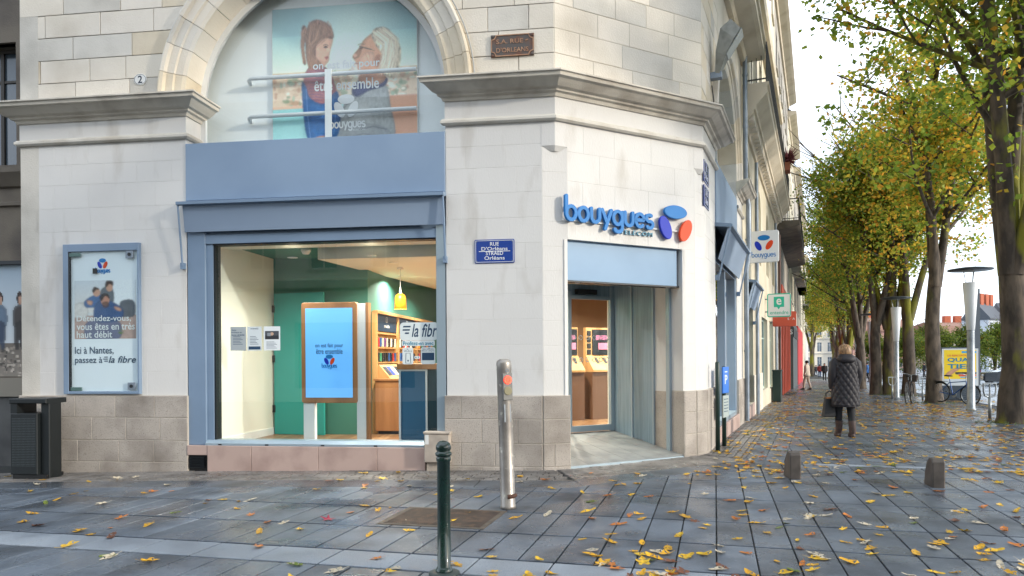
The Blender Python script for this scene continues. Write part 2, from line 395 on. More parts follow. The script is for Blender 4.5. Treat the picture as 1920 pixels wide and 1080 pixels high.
        return link(name, me, parent, origin=o)

# ------------------------------------------------------------------ the ground's height and the main frames
def gz(x, y):
    return -0.0012 * min(max(0, 4.7 - x), 14) ** 2 - 0.0172 * min(max(0, y - 14), 96)
A0 = (0.60, 9.6)
FL = Frame(A0, (.9917, -.1288)); FC = Frame(A0, (.8755, .483))
BW = 2.668
_b = FC.P(BW, 0, 0); FR = Frame(_b[:2], (.395, .9186))
KA = math.tan(R(36.3 / 2)); KB = math.tan(R(37.8 / 2))
# ------------------------------------------------------------------ paving and ground (structure)
def poly_clip(P, a, b, c):
    # keep a*x+b*y >= c
    out = []
    for i in range(len(P)):
        p, q = P[i], P[(i + 1) % len(P)]; fp = a * p[0] + b * p[1] - c; fq = a * q[0] + b * q[1] - c
        if fp >= 0: out.append(p)
        if (fp >= 0) != (fq >= 0): t = fp / (fp - fq); out.append((p[0] + (q[0] - p[0]) * t, p[1] + (q[1] - p[1]) * t))
    return out
def area(P): return .5 * sum(P[i][0] * P[(i + 1) % len(P)][1] - P[(i + 1) % len(P)][0] * P[i][1] for i in range(len(P)))
def shrink(P, g):
    n = len(P)
    if area(P) < 0: P = P[::-1]
    out = []
    for i in range(n):
        a, b, c = P[i - 1], P[i], P[(i + 1) % n]
        e1 = (b[0] - a[0], b[1] - a[1]); e2 = (c[0] - b[0], c[1] - b[1]); l1 = math.hypot(*e1) or 1e-6; l2 = math.hypot(*e2) or 1e-6
        n1 = (-e1[1] / l1, e1[0] / l1); n2 = (-e2[1] / l2, e2[0] / l2); k = max(1 + n1[0] * n2[0] + n1[1] * n2[1], .35)
        out.append((b[0] + (n1[0] + n2[0]) / k * g, b[1] + (n1[1] + n2[1]) / k * g))
    return out
def slab(mb, P, gap, lift=0.0, ch=.004, depth=.03):
    P = shrink(P, gap); Q = shrink(P, ch); n = len(P)
    top = [(p[0], p[1], gz(*p) + lift) for p in Q]; mid = [(p[0], p[1], gz(*p) + lift - ch) for p in P]; bot = [(p[0], p[1], gz(*p) + lift - depth) for p in P]
    fs = [tuple(range(n))]
    for k in (0, 1):
        for i in range(n): j = (i + 1) % n; fs.append((k * n + i, (k + 1) * n + i, (k + 1) * n + j, k * n + j))
    mb.add(top + mid + bot, fs)
M_slab = mat('wet_slate_slab', '58616c', 0.50, var=0.26, col2='353c45', ns=1.5, lo=.42, hi=.66, rough2=.13, rns=1.15, rlo=.43, rhi=.60, bump=.3, bs=110, col3='737a82', ns3=60, lo3=.62, hi3=.75, spec=.55)
M_band = mat('wet_dark_band', '555c64', 0.40, var=0.08, col2='33373c', ns=1.5, rough2=.10, rns=1.0, rlo=.42, rhi=.58, bump=.25, bs=110)
M_strip = mat('pale_granite_strip', '8a929b', 0.62, var=0.06, col2='747c86', ns=2, rough2=.35, bump=.5, bs=130, col3='5d646d', ns3=120, lo3=.55, hi3=.7)
M_sett = mat('granite_sett', '716d69', 0.6, var=0.20, col2='57534f', ns=3, lo=.4, hi=.65, rough2=.25, rns=1.3, bump=.6, bs=90)
M_joint = mat('dark_joint', '25272a', 0.75, col2='33352f', ns=6)
M_road = mat('pale_wet_road', '8d99a6', 0.35, col2='75818e', ns=.4, lo=.4, hi=.6, rough2=.12, rns=.3, bump=.3, bs=40)
def sheet_grid(name, xs, ys, dz, m, kind='structure'):
    mb = MB(); nx = len(xs); vs = [(x, y, gz(x, y) + dz) for y in ys for x in xs]
    mb.add(vs, [(j * nx + i, j * nx + i + 1, (j + 1) * nx + i + 1, (j + 1) * nx + i) for j in range(len(ys) - 1) for i in range(nx - 1)])
    return mb.build(name, m, kind=kind, origin=(0, 0, -1))
gx = [-400, -120, -40, -20, -12] + [x * .7 - 10 for x in range(0, 31)] + [14, 18, 24, 40, 80, 200, 500]
gy = [-300, -60, -20, -8, -2] + [y * .8 for y in range(1, 16)] + [14, 16, 20, 26, 34, 45, 60, 80, 120, 200, 700]
sheet_grid('ground', gx, gy, -.022, M_joint)
paving = MB().add([(-8, 2, -.6), (14, 2, -.6), (14, 12, -.6), (-8, 12, -.6)], [(0, 1, 2, 3)]).build('pavement', M_joint, kind='structure', origin=(0, 0, -.6))
G1 = (.275, .9615); G2 = (.9615, -.275)
gp = lambda r, c: (G1[0] * r + G2[0] * c, G1[1] * r + G2[1] * c)
# lines that bound the slab field: in front of the facades
def front_line(fr, d): p = fr.P(0, d, 0); n = fr.n; return (n.x, n.y, n.x * p[0] + n.y * p[1])
BAND = 1.30; SETT = 0.82; RSETT = 0.62; RBAND = 1.16
lineL = front_line(FL, BAND); lineC = front_line(FC, 1.18); lineR = front_line(FR, RBAND)
neg = lambda l: (-l[0], -l[1], -l[2])
def outside(P):
    # the pieces of P in front of the bent building line
    res = []
    a = poly_clip(P, *lineL); res.append(a); r = poly_clip(P, *neg(lineL)) if P else []
    if len(r) > 2:
        res.append(poly_clip(r, *lineC)); r = poly_clip(r, *neg(lineC))
        if len(r) > 2: res.append(poly_clip(r, *lineR))
    return [q for q in res if len(q) > 2 and abs(area(q)) > .008]
rows = [2.40, 3.20, 3.97, 4.74, 5.163, 5.94, 6.76, 7.85, 8.95, 9.75, 10.55, 10.72]
while rows[-1] < 46: rows.append(rows[-1] + (1.02 if rows[-1] < 20 else 1.5))
CW = .289
slabs = []
def inview(p):
    y = p[1]
    if y < 1.5: return False
    u = 960 + p[0] / y * 1332; v = 671 + 1.5 / y * 1332
    return -160 < u < 2080 and v < 1250
for i in range(len(rows) - 1):
    r0, r1 = rows[i], rows[i + 1]; light = (i == 3 or abs(r0 - 10.55) < .01)
    w = .58 if light else CW
    k0 = int(-14 / w); k1 = int(16 / w)
    for k in range(k0, k1):
        c0 = k * w; P = [gp(r0 + .011, c0), gp(r1 - .011, c0), gp(r1 - .011, c0 + w), gp(r0 + .011, c0 + w)]
        cx, cy = sum(p[0] for p in P) / 4, sum(p[1] for p in P) / 4
        if not inview((cx, cy)): continue
        if cx > 11.2 + (cy - 16) * .35 + 1.2: continue
        for q in outside(P): slabs.append((cy - (0 if abs(area(q)) > .05 else -3), q, light))
# inspection cover hole in the slabs
cov = [gp(6.05, -3.05), gp(6.80, -3.05), gp(6.80, -1.98), gp(6.05, -1.98)]
slabs.sort(key=lambda t: t[0])
far = MB()
for i, (dist, q, light) in enumerate(slabs):
    l = random.uniform(-.0015, .0015)
    if i < 290:
        mb = MB(); slab(mb, q, .0060, l, .004); mb.build('light_slab' if light else 'slab', M_strip if light else M_slab, paving)
    else: slab(far, q, .0075, l)
far.build('distant_slabs', M_slab, paving, kind='stuff')
# dark border band along the facades, long stones
def strip_run(fr, d0, d1, u0, u1, step, k0, k1, m, name, acc):
    n = max(1, round((u1 - u0) / step))
    for i in range(n):
        a = u0 + (u1 - u0) * i / n; b = u0 + (u1 - u0) * (i + 1) / n
        ka = k0 if i == 0 else 0; kb = k1 if i == n - 1 else 0
        P = [fr.P(a + ka * d0, d0, 0)[:2], fr.P(a + ka * d1, d1, 0)[:2], fr.P(b + kb * d1, d1, 0)[:2], fr.P(b + kb * d0, d0, 0)[:2]]
        acc.append((P, m, name))
acc = []
strip_run(FL, SETT, BAND, -10, 0, .95, 0, KA, M_band, 'border_slab', acc)
strip_run(FC, SETT - .06, 1.18, 0, BW, .95, -KA, KB * .95, M_band, 'border_slab', acc)
strip_run(FR, RSETT, .89, -.55, 40, .9, 0, 0, M_slab, 'border_slab', acc)
strip_run(FR, .89, RBAND, -.72, 40, .9, 0, 0, M_slab, 'border_slab', acc)
for P, m, nme in acc:
    mb = MB(); slab(mb, P, .004); mb.build(nme, m, paving)
# setts between band and wall
st = []
def sett_run(fr, d0, d1, u0, u1, k0, k1):
    d = d0; row = 0
    while d < d1 - .03:
        e = min(d + random.uniform(.10, .125), d1); u = u0 + k0 * d - (row % 2) * .09; end = u1 + k1 * d
        while u < end:
            w = random.uniform(.15, .21); a = max(u, u0 + k0 * d); b = min(u + w, end)
            if b - a > .05: st.append([fr.P(a, d, 0)[:2], fr.P(a, e, 0)[:2], fr.P(b, e, 0)[:2], fr.P(b, d, 0)[:2]])
            u += w
        d = e; row += 1
sett_run(FC, -.02, SETT - .06, 0, BW, -KA, KB); sett_run(FL, -.02, SETT, -8.6, 0, 0, KA); sett_run(FR, -.02, RSETT, 0, 24, -KB, 0)
st.sort(key=lambda P: P[0][1])
farset = MB()
for i, P in enumerate(st):
    l = random.uniform(-.004, .003)
    if i < 290: mb = MB(); slab(mb, P, .006, l, .006); mb.build('sett', M_sett, paving)
    else: slab(farset, P, .006, l, .006)
farset.build('distant_setts', M_sett, paving, kind='stuff')
# road / square to the right, beyond the tree row
road_mb = MB()
xs = [0, 3, 8, 16, 30, 60]; ys = [2, 8, 14, 20, 28, 40, 60, 90, 140, 220]
vs = [(13.2 + (y - 16) * .36 + x, y, gz(13.2 + (y - 16) * .36 + x, y) - .008) for y in ys for x in xs]
road_mb.add(vs, [(j * 6 + i, j * 6 + i + 1, (j + 1) * 6 + i + 1, (j + 1) * 6 + i) for j in range(len(ys) - 1) for i in range(5)])
road_mb.build('road', M_road, kind='structure')
walk_mb = MB()
vs = [(x + (y - 30) * .42, y, gz(x + (y - 30) * .42, y) - .014) for y in (38, 46, 60, 80, 110, 160, 230) for x in (10, 14, 17.5)]
walk_mb.add(vs, [(j * 3 + i, j * 3 + i + 1, (j + 1) * 3 + i + 1, (j + 1) * 3 + i) for j in range(6) for i in range(2)])
walk_mb.build('pavement', M_slab, kind='structure')
# metal inspection cover in the paving
cv = thing('inspection_cover', 'rusty ribbed steel inspection cover set in the slabs behind the green bollard', 'manhole cover', (*gp(6.42, -2.55), gz(*gp(6.42, -2.55)) + .004))
mb = MB(); slab(mb, [gp(6.02, -3.05), gp(6.78, -3.05), gp(6.78, -2.0), gp(6.02, -2.0)], 0, .006, .003, .012); mb.build('frame', mat('cover_frame', '5b5146', .6, metal=.3, col2='453c34', ns=8), cv)
mb = MB(); slab(mb, [gp(6.07, -3.0), gp(6.73, -3.0), gp(6.73, -2.05), gp(6.07, -2.05)], 0, .010, .002, .012)
for k in range(46):
    c = -2.98 + k * .0202; mb2 = [gp(6.09, c), gp(6.71, c), gp(6.71, c + .009), gp(6.09, c + .009)]; slab(mb, mb2, 0, .0135, .001, .005)
mb.build('plate', mat('rusty_steel', '4d4039', .55, metal=.4, col2='3a302b', ns=5, col3='6a5443', ns3=12), cv)

# ------------------------------------------------------------------ the corner building
bld = thing('corner_building', 'cream stone corner building with white painted ground floor and blue grey shopfronts', 'building', (A0[0], A0[1], gz(*A0)))
def courses(parent, fr, u0, u1, zs, wr, d0, d1, m, mm, gap=.004, inset=.004, holes=(), arcs=None, wname='wall', sname='stone', jit=0.0, mpick=None):
    back = MB(fr); out = []
    for r in range(len(zs) - 1):
        z0, z1 = zs[r], zs[r + 1]; iv = [(u0, u1)]
        for (a, b, za, zb) in holes:
            if z0 < zb - .01 and z1 > za + .01:
                iv = [x for (p, q) in iv for x in ((p, min(q, a)), (max(p, b), q)) if x[1] - x[0] > .02]
        segs = []
        for (p, q) in iv:
            if arcs and z0 < arcs[1] + arcs[2]:
                W = lambda z: math.sqrt(max(0, arcs[2] ** 2 - max(0, z - arcs[1]) ** 2))
                segs += [(p, arcs[0] - W(z1), 'L'), (arcs[0] + W(z1), q, 'R')]
            else: segs.append((p, q, ''))
        for (p, q, side) in segs:
            if q - p < .03: continue
            cuts = [p]; x = p + random.uniform(*wr) * (.5 if r % 2 else 1.0)
            lim = q - .22
            while x < lim: cuts.append(x); x += random.uniform(*wr)
            cuts.append(q)
            for i in range(len(cuts) - 1):
                a, b = cuts[i], cuts[i + 1]; g = gap / 2
                N = 5
                if side == 'L' and b > arcs[0] - W(z0) - .001:
                    if a > arcs[0] - W(z0) - .05: a = min(a, arcs[0] - W(z0) - .0)
                    ed = [(min(b, arcs[0] - W(z0 + (z1 - z0) * k / N)) - g, z0 + (z1 - z0) * k / N) for k in range(N + 1)]
                    ed[0] = (ed[0][0], z0 + g); ed[-1] = (ed[-1][0], z1 - g)
                    P = [(a + g, z0 + g)] + ed + [(a + g, z1 - g)]
                    if P[1][0] - P[0][0] < .004: P = P[1:] if False else [(P[0][0], P[0][1])] + ed[1:] + [P[-1]]
                elif side == 'R' and a < arcs[0] + W(z0) + .001:
                    ed = [(max(a, arcs[0] + W(z0 + (z1 - z0) * k / N)) + g, z0 + (z1 - z0) * k / N) for k in range(N + 1)]
                    ed[0] = (ed[0][0], z0 + g); ed[-1] = (ed[-1][0], z1 - g)
                    P = [(b - g, z0 + g), (b - g, z1 - g)] + ed[::-1]
                else: P = [(a + g, z0 + g), (b - g, z0 + g), (b - g, z1 - g), (a + g, z1 - g)]
                out.append((P, d1 + random.uniform(-jit, jit)))
                if not side: back.box(a, b, d0, d1 - inset * 1.2, z0, z1)
                else: back.prism(P, d0, d1 - inset * 1.2)
    w = back.build(wname, mm, parent)
    for P, dd in out:
        MB(fr).prism(P, d1 - inset * 2.5, dd, inset, back=False).build(sname, (random.choice(mpick) if mpick else m), w)
    return w
def zrows(z0, z1, h):
    n = max(1, round((z1 - z0) / h)); return [z0 + (z1 - z0) * i / n for i in range(n + 1)]
LIM = [M_lime] * 4 + [M_limeo, M_limeg]
PL = [-.75, .02, .335, .665, .985]
# plinths (granite)
courses(bld, FL, -8.03, -5.33, PL, (.5, .68), -.3, .035, M_gran, M_mort, .006, .006, wname='plinth')
courses(bld, FL, -1.54, -.19, PL, (.45, .65), -.3, .035, M_gran, M_mort, .006, .006, wname='plinth')
# small facets at the two bent corners
_p, _q = FL.P(-.18, .0, 0), FC.P(.19, .0, 0); FA = Frame(_p[:2], (_q[0] - _p[0], _q[1] - _p[1])); LA = math.hypot(_q[0] - _p[0], _q[1] - _p[1])
_p, _q = FC.P(2.5, .0, 0), FR.P(.17, .0, 0); FB = Frame(_p[:2], (_q[0] - _p[0], _q[1] - _p[1])); LB = math.hypot(_q[0] - _p[0], _q[1] - _p[1])
courses(bld, FA, -.01, LA + .02, PL, (.3, .5), -.12, .035, M_gran, M_mort, .006, .006, wname='plinth')
courses(bld, FC, 2.25, 2.49, PL, (.4, .5), -.3, .035, M_gran, M_mort, .006, .006, wname='plinth')
courses(bld, FB, -.01, LB, PL, (.4, .5), -.12, .035, M_gran, M_mort, .006, .006, wname='plinth')
courses(bld, FR, .17, 1.44, PL, (.45, .7), -.3, .035, M_gran, M_mort, .006, .006, wname='plinth')
courses(bld, FR, 4.95, 6.25, PL, (.45, .7), -.3, .035, M_gran, M_mort, .006, .006, wname='plinth')
# white painted ground floor
Zp = zrows(.985, 4.10, .345) + [4.40, 4.71]
PW = dict(gap=.003, inset=.0022)
courses(bld, FL, -8.0, -5.35, Zp, (.42, .62), -.45, 0, M_paint, M_paint, **PW)
courses(bld, FL, -1.51, -.18, Zp, (.40, .62), -.45, 0, M_paint, M_paint, **PW)
courses(bld, FA, 0, LA, zrows(.985, 4.36, .345), (.5, .6), -.12, 0, M_paint, M_paint, **PW)
courses(bld, FC, .19, 2.5, zrows(.985, 3.115, .345) + zrows(3.115, 4.71, .36)[1:], (.5, .8), -.30, 0, M_paint, M_paint, holes=[(.10, 2.25, 0, 3.10)], **PW)
courses(bld, FB, 0, LB, zrows(.985, 4.36, .345), (.5, .6), -.12, 0, M_paint, M_paint, **PW)
courses(bld, FR, .17, 1.45, Zp, (.40, .62), -.45, 0, M_paint, M_paint, **PW)
courses(bld, FR, 4.95, 6.25, Zp, (.40, .62), -.45, 0, M_paint, M_paint, **PW)
# corbels carrying the square corner above the facets
for a, c, b_ in ((FL.P(-.185, .003, 0), FL.P(.0, .003, 0), FC.P(.195, .003, 0)), (FC.P(2.495, .003, 0), FC.P(BW, .003, 0), FR.P(.175, .003, 0))):
    m_ = ((a[0] + b_[0]) / 2, (a[1] + b_[1]) / 2)
    mb = MB().hprism([a[:2], c[:2], b_[:2]], 4.37, 4.71)
    k = [((p[0] * .35 + m_[0] * .65), (p[1] * .35 + m_[1] * .65)) for p in (a, c, b_)]
    mb.loft([[(p[0], p[1], 4.30) for p in k], [(p[0], p[1], 4.372) for p in (a, c, b_)]], smooth=False)
    mb.build('corbel', M_paint, bld)
# frieze, string moulding and cornice
STR = [(-.05, 4.70), (.035, 4.70), (.06, 4.725), (.06, 4.755), (.035, 4.785), (-.05, 4.785)]
FRZ = [(-.3, 4.785), (.008, 4.785), (.008, 5.03), (-.3, 5.03)]
COR = [(-.3, 5.03), (.03, 5.03), (.05, 5.07), (.09, 5.085), (.10, 5.11), (.15, 5.125), (.20, 5.165), (.245, 5.205), (.285, 5.215), (.295, 5.255), (.32, 5.265), (.32, 5.285), (-.3, 5.31)]
FS = Frame(FL.P(-8.0, -3, 0)[:2], (FL.n.x, FL.n.y)); FJ = Frame(FL.P(-5.35, 0, 0)[:2], (-FL.n.x, -FL.n.y))
for nm, pr, m in (('string_moulding', STR, M_trim), ('frieze', FRZ, M_paint), ('cornice', COR, M_corn)):
    MB(FL).sweep(pr, -8.0, -5.35, -1, 1).build(nm, m, bld); MB(FS).sweep(pr, 0, 3, 0, 1).build(nm, m, bld); MB(FJ).sweep(pr, 0, .4, -1, 0).build(nm, m, bld)
    MB(FL).sweep(pr, -1.51, 0, -1, KA).build(nm, m, bld); MB(FC).sweep(pr, 0, BW, -KA, KB).build(nm, m, bld)
    MB(FR).sweep(pr, 0, 1.45, -KB, 1).build(nm, m, bld); MB(FR).sweep(pr, 4.95, 6.25, -1, 1).build(nm, m, bld)
# upper ashlar with arched openings
UC, ZC, RO, RI = -3.43, 5.25, 2.31, 1.92
Zu = zrows(5.29, 7.64, .336)
courses(bld, FL, -8.0, 0, Zu, (.45, .95), -.4, 0, M_lime, M_mort, .007, .005, arcs=(UC, ZC, RO), jit=.003, mpick=LIM)
courses(bld, FC, 0, BW, Zu, (.5, 1.0), -.4, 0, M_lime, M_mort, .006, .005, jit=.002, mpick=[M_lime] * 5 + [M_limeg])
UR, RRO, RRI = 3.2, 2.12, 1.75
courses(bld, FR, 0, 6.25, Zu, (.45, .9), -.4, 0, M_lime, M_mort, .007, .005, arcs=(UR, ZC, RRO), jit=.003, mpick=LIM + [M_limeo] * 2)
MB(FL).box(-8.0, 0, -.4, 0, 7.64, 13.4).build('wall', M_lime, bld); MB(FC).box(0, BW, -.4, 0, 7.64, 13.4).build('wall', M_lime, bld); MB(FR).box(0, 6.25, -.4, 0, 7.64, 13.4).build('wall', M_lime, bld)
MB(FS).box(-5, 3, -.3, 0, -.8, 13.4).build('side_wall', M_limeg, bld)
FLOORC = [(-.4, 8.30), (.10, 8.32), (.14, 8.45), (.42, 8.55), (.50, 8.60), (.50, 8.78), (.54, 8.80), (.54, 8.9), (-.4, 8.95)]
MB(FL).sweep(FLOORC, -8.0, 0, -1, KA).build('floor_cornice', M_corn, bld); MB(FC).sweep(FLOORC, 0, BW, -KA, KB).build('floor_cornice', M_corn, bld); MB(FR).sweep(FLOORC, 0, 6.35, -KB, 1).build('floor_cornice', M_limeo, bld)
EAVE = [(-.4, 13.4), (.3, 13.4), (.6, 13.7), (.6, 13.9), (-.4, 14.0)]
MB(FL).sweep(EAVE, -8.0, 0, -1, KA).build('eaves_cornice', M_corn, bld); MB(FC).sweep(EAVE, 0, BW, -KA, KB).build('eaves_cornice', M_corn, bld); MB(FR).sweep(EAVE, 0, 6.25, -KB, 1).build('eaves_cornice', M_corn, bld)
_r = [FL.P(-8, .3, 0)[:2], FL.P(0, .3, 0)[:2], FC.P(BW, .3, 0)[:2], FR.P(6.25, .3, 0)[:2], FR.P(6.25, -9, 0)[:2], FL.P(-8, -9, 0)[:2]]
MB().hprism(_r, 14.0, 14.3).build('roof', mat('slate_roof', '4a4f56', .6), bld)
# voussoirs: an arched ring of moulded wedge stones
def voussoirs(fr, uc, zc, ri, ro, n):
    k = (ro - ri)
    prof = [(ri, -.42), (ri, .012), (ri + .14 * k, .03), (ri + .42 * k, .03), (ri + .46 * k, .055), (ri + .74 * k, .055), (ri + .80 * k, .10), (ri + .92 * k, .11), (ro, .09), (ro, -.05)]
    for i in range(n):
        a0 = math.pi * i / n + .0017; a1 = math.pi * (i + 1) / n - .0017; rings = []
        for q in range(6):
            a = a0 + (a1 - a0) * q / 5; rings.append([(uc + r * math.cos(a), d, zc + r * math.sin(a)) for r, d in prof])
        MB(fr).loft(rings, smooth=False).build('voussoir', random.choice([M_limeo, M_limeo, M_lime, M_limeg]), bld)
voussoirs(FL, UC, ZC, RI, RO, 17); voussoirs(FR, UR, ZC, RRI, RRO, 13)
# jambs between window head and arch, and dark wire bead on the ring
for fr, a, b_ in ((FL, -5.35, -1.51), (FR, 1.45, 4.95)):
    MB(fr).box(a - .02, a + .003, -.45, -.004, -.2, 5.29).build('jamb', M_paint, bld); MB(fr).box(b_ - .003, b_ + .02, -.45, -.004, -.2, 5.29).build('jamb', M_paint, bld)
MB(FL).tube([(UC + 2.345 * math.cos(a), .05, ZC + 2.345 * math.sin(a)) for a in np.linspace(.02, 1.3, 24)], .011, 6).build('cable', mat('grey_cable', 'a9aaa8', .5), bld)
# lunettes: white ring, pane, white lining behind
def lunette(fr, uc, ri, d, ucl, ucr):
    ring = []
    for r in (ri - .09, ri + .01):
        ring.append([(uc + r * math.cos(a), ZC + r * math.sin(a)) for a in np.linspace(0, math.pi, 37)])
    mb = MB(fr); n = 37
    vs = [(p[0], d + e, p[1]) for e in (.05, 0) for r in ring for p in r]; fs = []
    for i in range(n - 1): fs += [(i, i + 1, n + i + 1, n + i), (2 * n + i, i, i + 1, 2 * n + i + 1), (i, 2 * n + i, 2 * n + i + 1, i + 1)]
    mb.add(vs, fs); mb.box(uc - ri - .01, uc - ri + .09, d, d + .05, 4.6, ZC); mb.box(uc + ri - .09, uc + ri + .01, d, d + .05, 4.6, ZC); mb.box(uc - ri, uc + ri, d + .004, d + .056, 4.58, 4.66)
    w = mb.build('arched_window', M_white, bld)
    P = [(uc - ri + .08, 4.66)] + [(uc + ri - .08, 4.66)] + [(uc + (ri - .085) * math.cos(a), ZC + (ri - .085) * math.sin(a)) for a in np.linspace(0, math.pi, 37)]
    MB(fr).prism(P, d + .012, d + .020).build('pane', M_glass2, w)
    lining = MB(fr); lining.box(uc - 2.1, uc + 2.1, -.66, -.60, 4.2, 7.4); lining.box(uc - 2.15, uc - 2.08, -.6, d - .02, 4.2, 7.4); lining.box(uc + 2.08, uc + 2.15, -.6, d - .02, 4.2, 7.4); lining.box(uc - 2.1, uc + 2.1, -.6, d - .02, 7.4, 7.46); lining.box(uc - 2.1, uc + 2.1, -.6, d - .02, 4.50, 4.56)
    lining.build('window_lining', mat('white_lining', 'f2f5f4', .8), w)
    return w
lun = lunette(FL, UC, RI, -.42, 0, 0); lunette(FR, UR, RRI, -.42, 0, 0)
class Scaled:
    # the left facade's frame with its own scale and offsets, for things inside the arched window
    def __init__(s, k, du, dd, dz): s.k = k; s.du = du; s.dd = dd; s.dz = dz
    def P(s, u, d, z): return FL.P(u * s.k + s.du, d + s.dd, z * s.k + s.dz)
FRL = Scaled(.987, .0083, .125, .0195); FBN = Scaled(.9667, .0213, .335, .05)
rail = MB(FRL)
for z in (5.77, 5.19): rail.tube([(-4.72, -.70, z - .05), (-4.70, -.62, z - .02), (-4.66, -.60, z), (-2.08, -.60, z)], .031, 10)
rail_o = thing('window_railing', 'white tubular safety railing behind the arched window glass', 'railing', FL.P(-3.4, -.6, 4.56))
rail.build('rail', M_white, rail_o); MB(FRL).box(-3.47, -3.37, -.575, -.555, 4.60, 5.83).build('post', M_white, rail_o)
# ---- blue shopfront on the left facade
MB(FL).rbox(-5.345, -1.515, -.30, .018, 3.80, 4.625, .004).build('fascia_panel', M_blue, bld)
MB(FL).box(-5.345, -1.515, -.30, -.05, 3.2, 3.80).build('fascia_panel', M_blue2, bld)
def awning(fr, u0, u1, z, parent, drop=.46, proj=.15):
    a = MB(fr).sweep([(.0, z), (proj, z - .035), (proj + .03, z - .045), (proj + .03, z - .085), (proj - .02, z - .095), (0, z - .06)], u0 - .06, u1 + .03).build('awning', M_blue2, parent)
    MB(fr).sweep([(proj - .05, z - .085), (proj - .04, z - .085), (.055, z - drop), (.04, z - drop)], u0 + .0, u1 - .01).build('valance', M_awn, a)
    for u in (u0 - .045, u1 + .015):
        MB(fr).tube([(u, proj, z - .07), (u + .012, .06, z - .95)], .016, 6, smooth=False).build('arm', M_blue2, a)
        MB(fr).box(u - .02, u + .03, .0, .07, z - .99, z - .90).build('bracket', M_blue2, a)
    return a
awning(FL, -5.34, -1.535, 3.80, bld)
win = MB(FL).rbox(-5.335, -5.06, -.25, .0, .27, 3.34, .006).build('shop_window', M_blue2, bld)
MB(FL).box(-5.06, -4.96, -.22, -.03, .27, 3.30).build('frame', M_blue2, win); MB(FL).box(-4.96, -4.935, -.2, -.05, .33, 3.19).build('frame', M_dark, win)
MB(FL).box(-1.655, -1.525, -.24, -.005, .30, 3.34).build('frame', M_alu, win)
MB(FL).box(-5.06, -1.655, -.22, -.012, 3.175, 3.30).build('frame', M_blue2, win); MB(FL).box(-5.06, -1.655, -.19, -.03, 3.155, 3.176).build('frame', M_dark, win)
MB(FL).sweep([(-.22, .27), (.03, .27), (.03, .30), (-.03, .345), (-.22, .345)], -5.06, -1.655).build('sill', M_alu, win)
for u in (-4.86, -4.15, -3.32, -2.55): MB(FL).box(u, u + .05, .028, .034, .276, .292).build('drain_cap', M_black, win)
MB(FL).box(-4.935, -1.655, -.10, -.09, .345, 3.157).build('pane', M_glass, win)
ps = MB(FL).box(-5.0, -1.82, -.3, .03, -.75, .262).build('stall_riser', M_mort, bld)
for a, b_ in ((-5.02, -4.35), (-4.35, -3.35), (-3.35, -2.5), (-2.5, -1.81)): MB(FL).rbox(a + .002, b_ - .002, .02, .052, -.3, .268, .005).build('stone', M_pink, ps)
MB(FL).rbox(-5.33, -5.022, -.2, .045, .13, .268, .005).build('stone', M_pink, ps); MB(FL).box(-5.33, -5.022, -.2, .0, -.6, .13).build('vent_back', M_black, ps)
vent = MB(FL)
for k in range(7): vent.sweep([(.0, -.045 + k * .024), (.038, -.055 + k * .024), (.038, -.049 + k * .024), (.0, -.035 + k * .024)], -5.31, -5.08)
vent.build('vent_grille', M_dark, ps)
# second shopfront (right facade)
MB(FR).rbox(1.455, 4.945, -.30, .018, 3.80, 4.9, .004).build('fascia_panel', M_blue, bld)
MB(FR).box(1.455, 4.945, -.30, -.05, 3.2, 3.80).build('fascia_panel', M_blue2, bld)
awning(FR, 1.46, 4.94, 3.80, bld, drop=.62, proj=.26)
w2 = MB(FR).box(1.455, 1.60, -.25, -.02, .3, 3.3).build('shop_window', M_blue2, bld)
MB(FR).box(4.75, 4.945, -.25, -.02, .3, 3.3).build('frame', M_blue2, w2); MB(FR).box(1.60, 4.75, -.25, -.02, 3.15, 3.3).build('frame', M_blue2, w2); MB(FR).box(1.6, 4.75, -.25, .0, .26, .34).build('sill', M_alu, w2)
MB(FR).box(3.1, 3.2, -.2, -.04, .34, 3.15).build('mullion', M_blue2, w2); MB(FR).box(1.6, 4.75, -.12, -.11, .34, 3.15).build('pane', M_glass, w2)
MB(FR).rbox(1.455, 4.945, -.3, .05, -.8, .26, .006).build('stall_riser', M_pink, bld)
# downpipe at the party wall
dp = MB(FR).tube([(6.12, .10, z) for z in (9.2, 7, 5.3)] + [(6.12, .16, 5.0), (6.12, .16, 3.9), (6.12, .10, 3.5), (6.12, .10, .0)], .055, 10).build('downpipe', M_zinc, bld)
for z in (6.8, 8.0, 3.3, 1.6): MB(FR).tube([(6.12, .10, z), (6.12, .10, z + .05)], .064, 10).build('collar', M_zinc, dp)
# ---- entrance in the chamfered corner
MB(FC).rbox(.19, 2.205, -.22, -.07, 2.565, 3.11, .004).build('entrance_fascia', mat('entrance_blue', '6f93b3', .45, col2='678bab', ns=.9), bld)
MB(FC).box(.19, 2.25, -1.68, -.22, 2.72, 2.76).build('recess_ceiling', mat('recess_soffit', '8c969c', .4, metal=.3), bld)
MB(FC).box(.19, 2.25, -.24, -.07, 2.545, 2.565).build('shutter_slot', M_dark, bld)
MB(FC).box(2.252, 2.30, -.64, -.0, .96, 3.11).build('reveal', M_paint, bld); MB(FC).box(2.246, 2.30, -.64, .03, -.3, .965).build('reveal', M_gran, bld)
MB(FC).box(2.205, 2.252, -.33, -.25, .02, 2.56).build('shutter_guide', M_alu, bld)
MB(FC).box(.14, .188, -1.7, -.0, -.2, 3.11).build('reveal', M_paint, bld)
fl = MB(FC)
vs = [(.19, .0, gz(.8, 9.7) + .025), (2.25, .0, gz(2.5, 10.7) + .025), (2.25, -1.72, .245), (.19, -1.72, .245)]
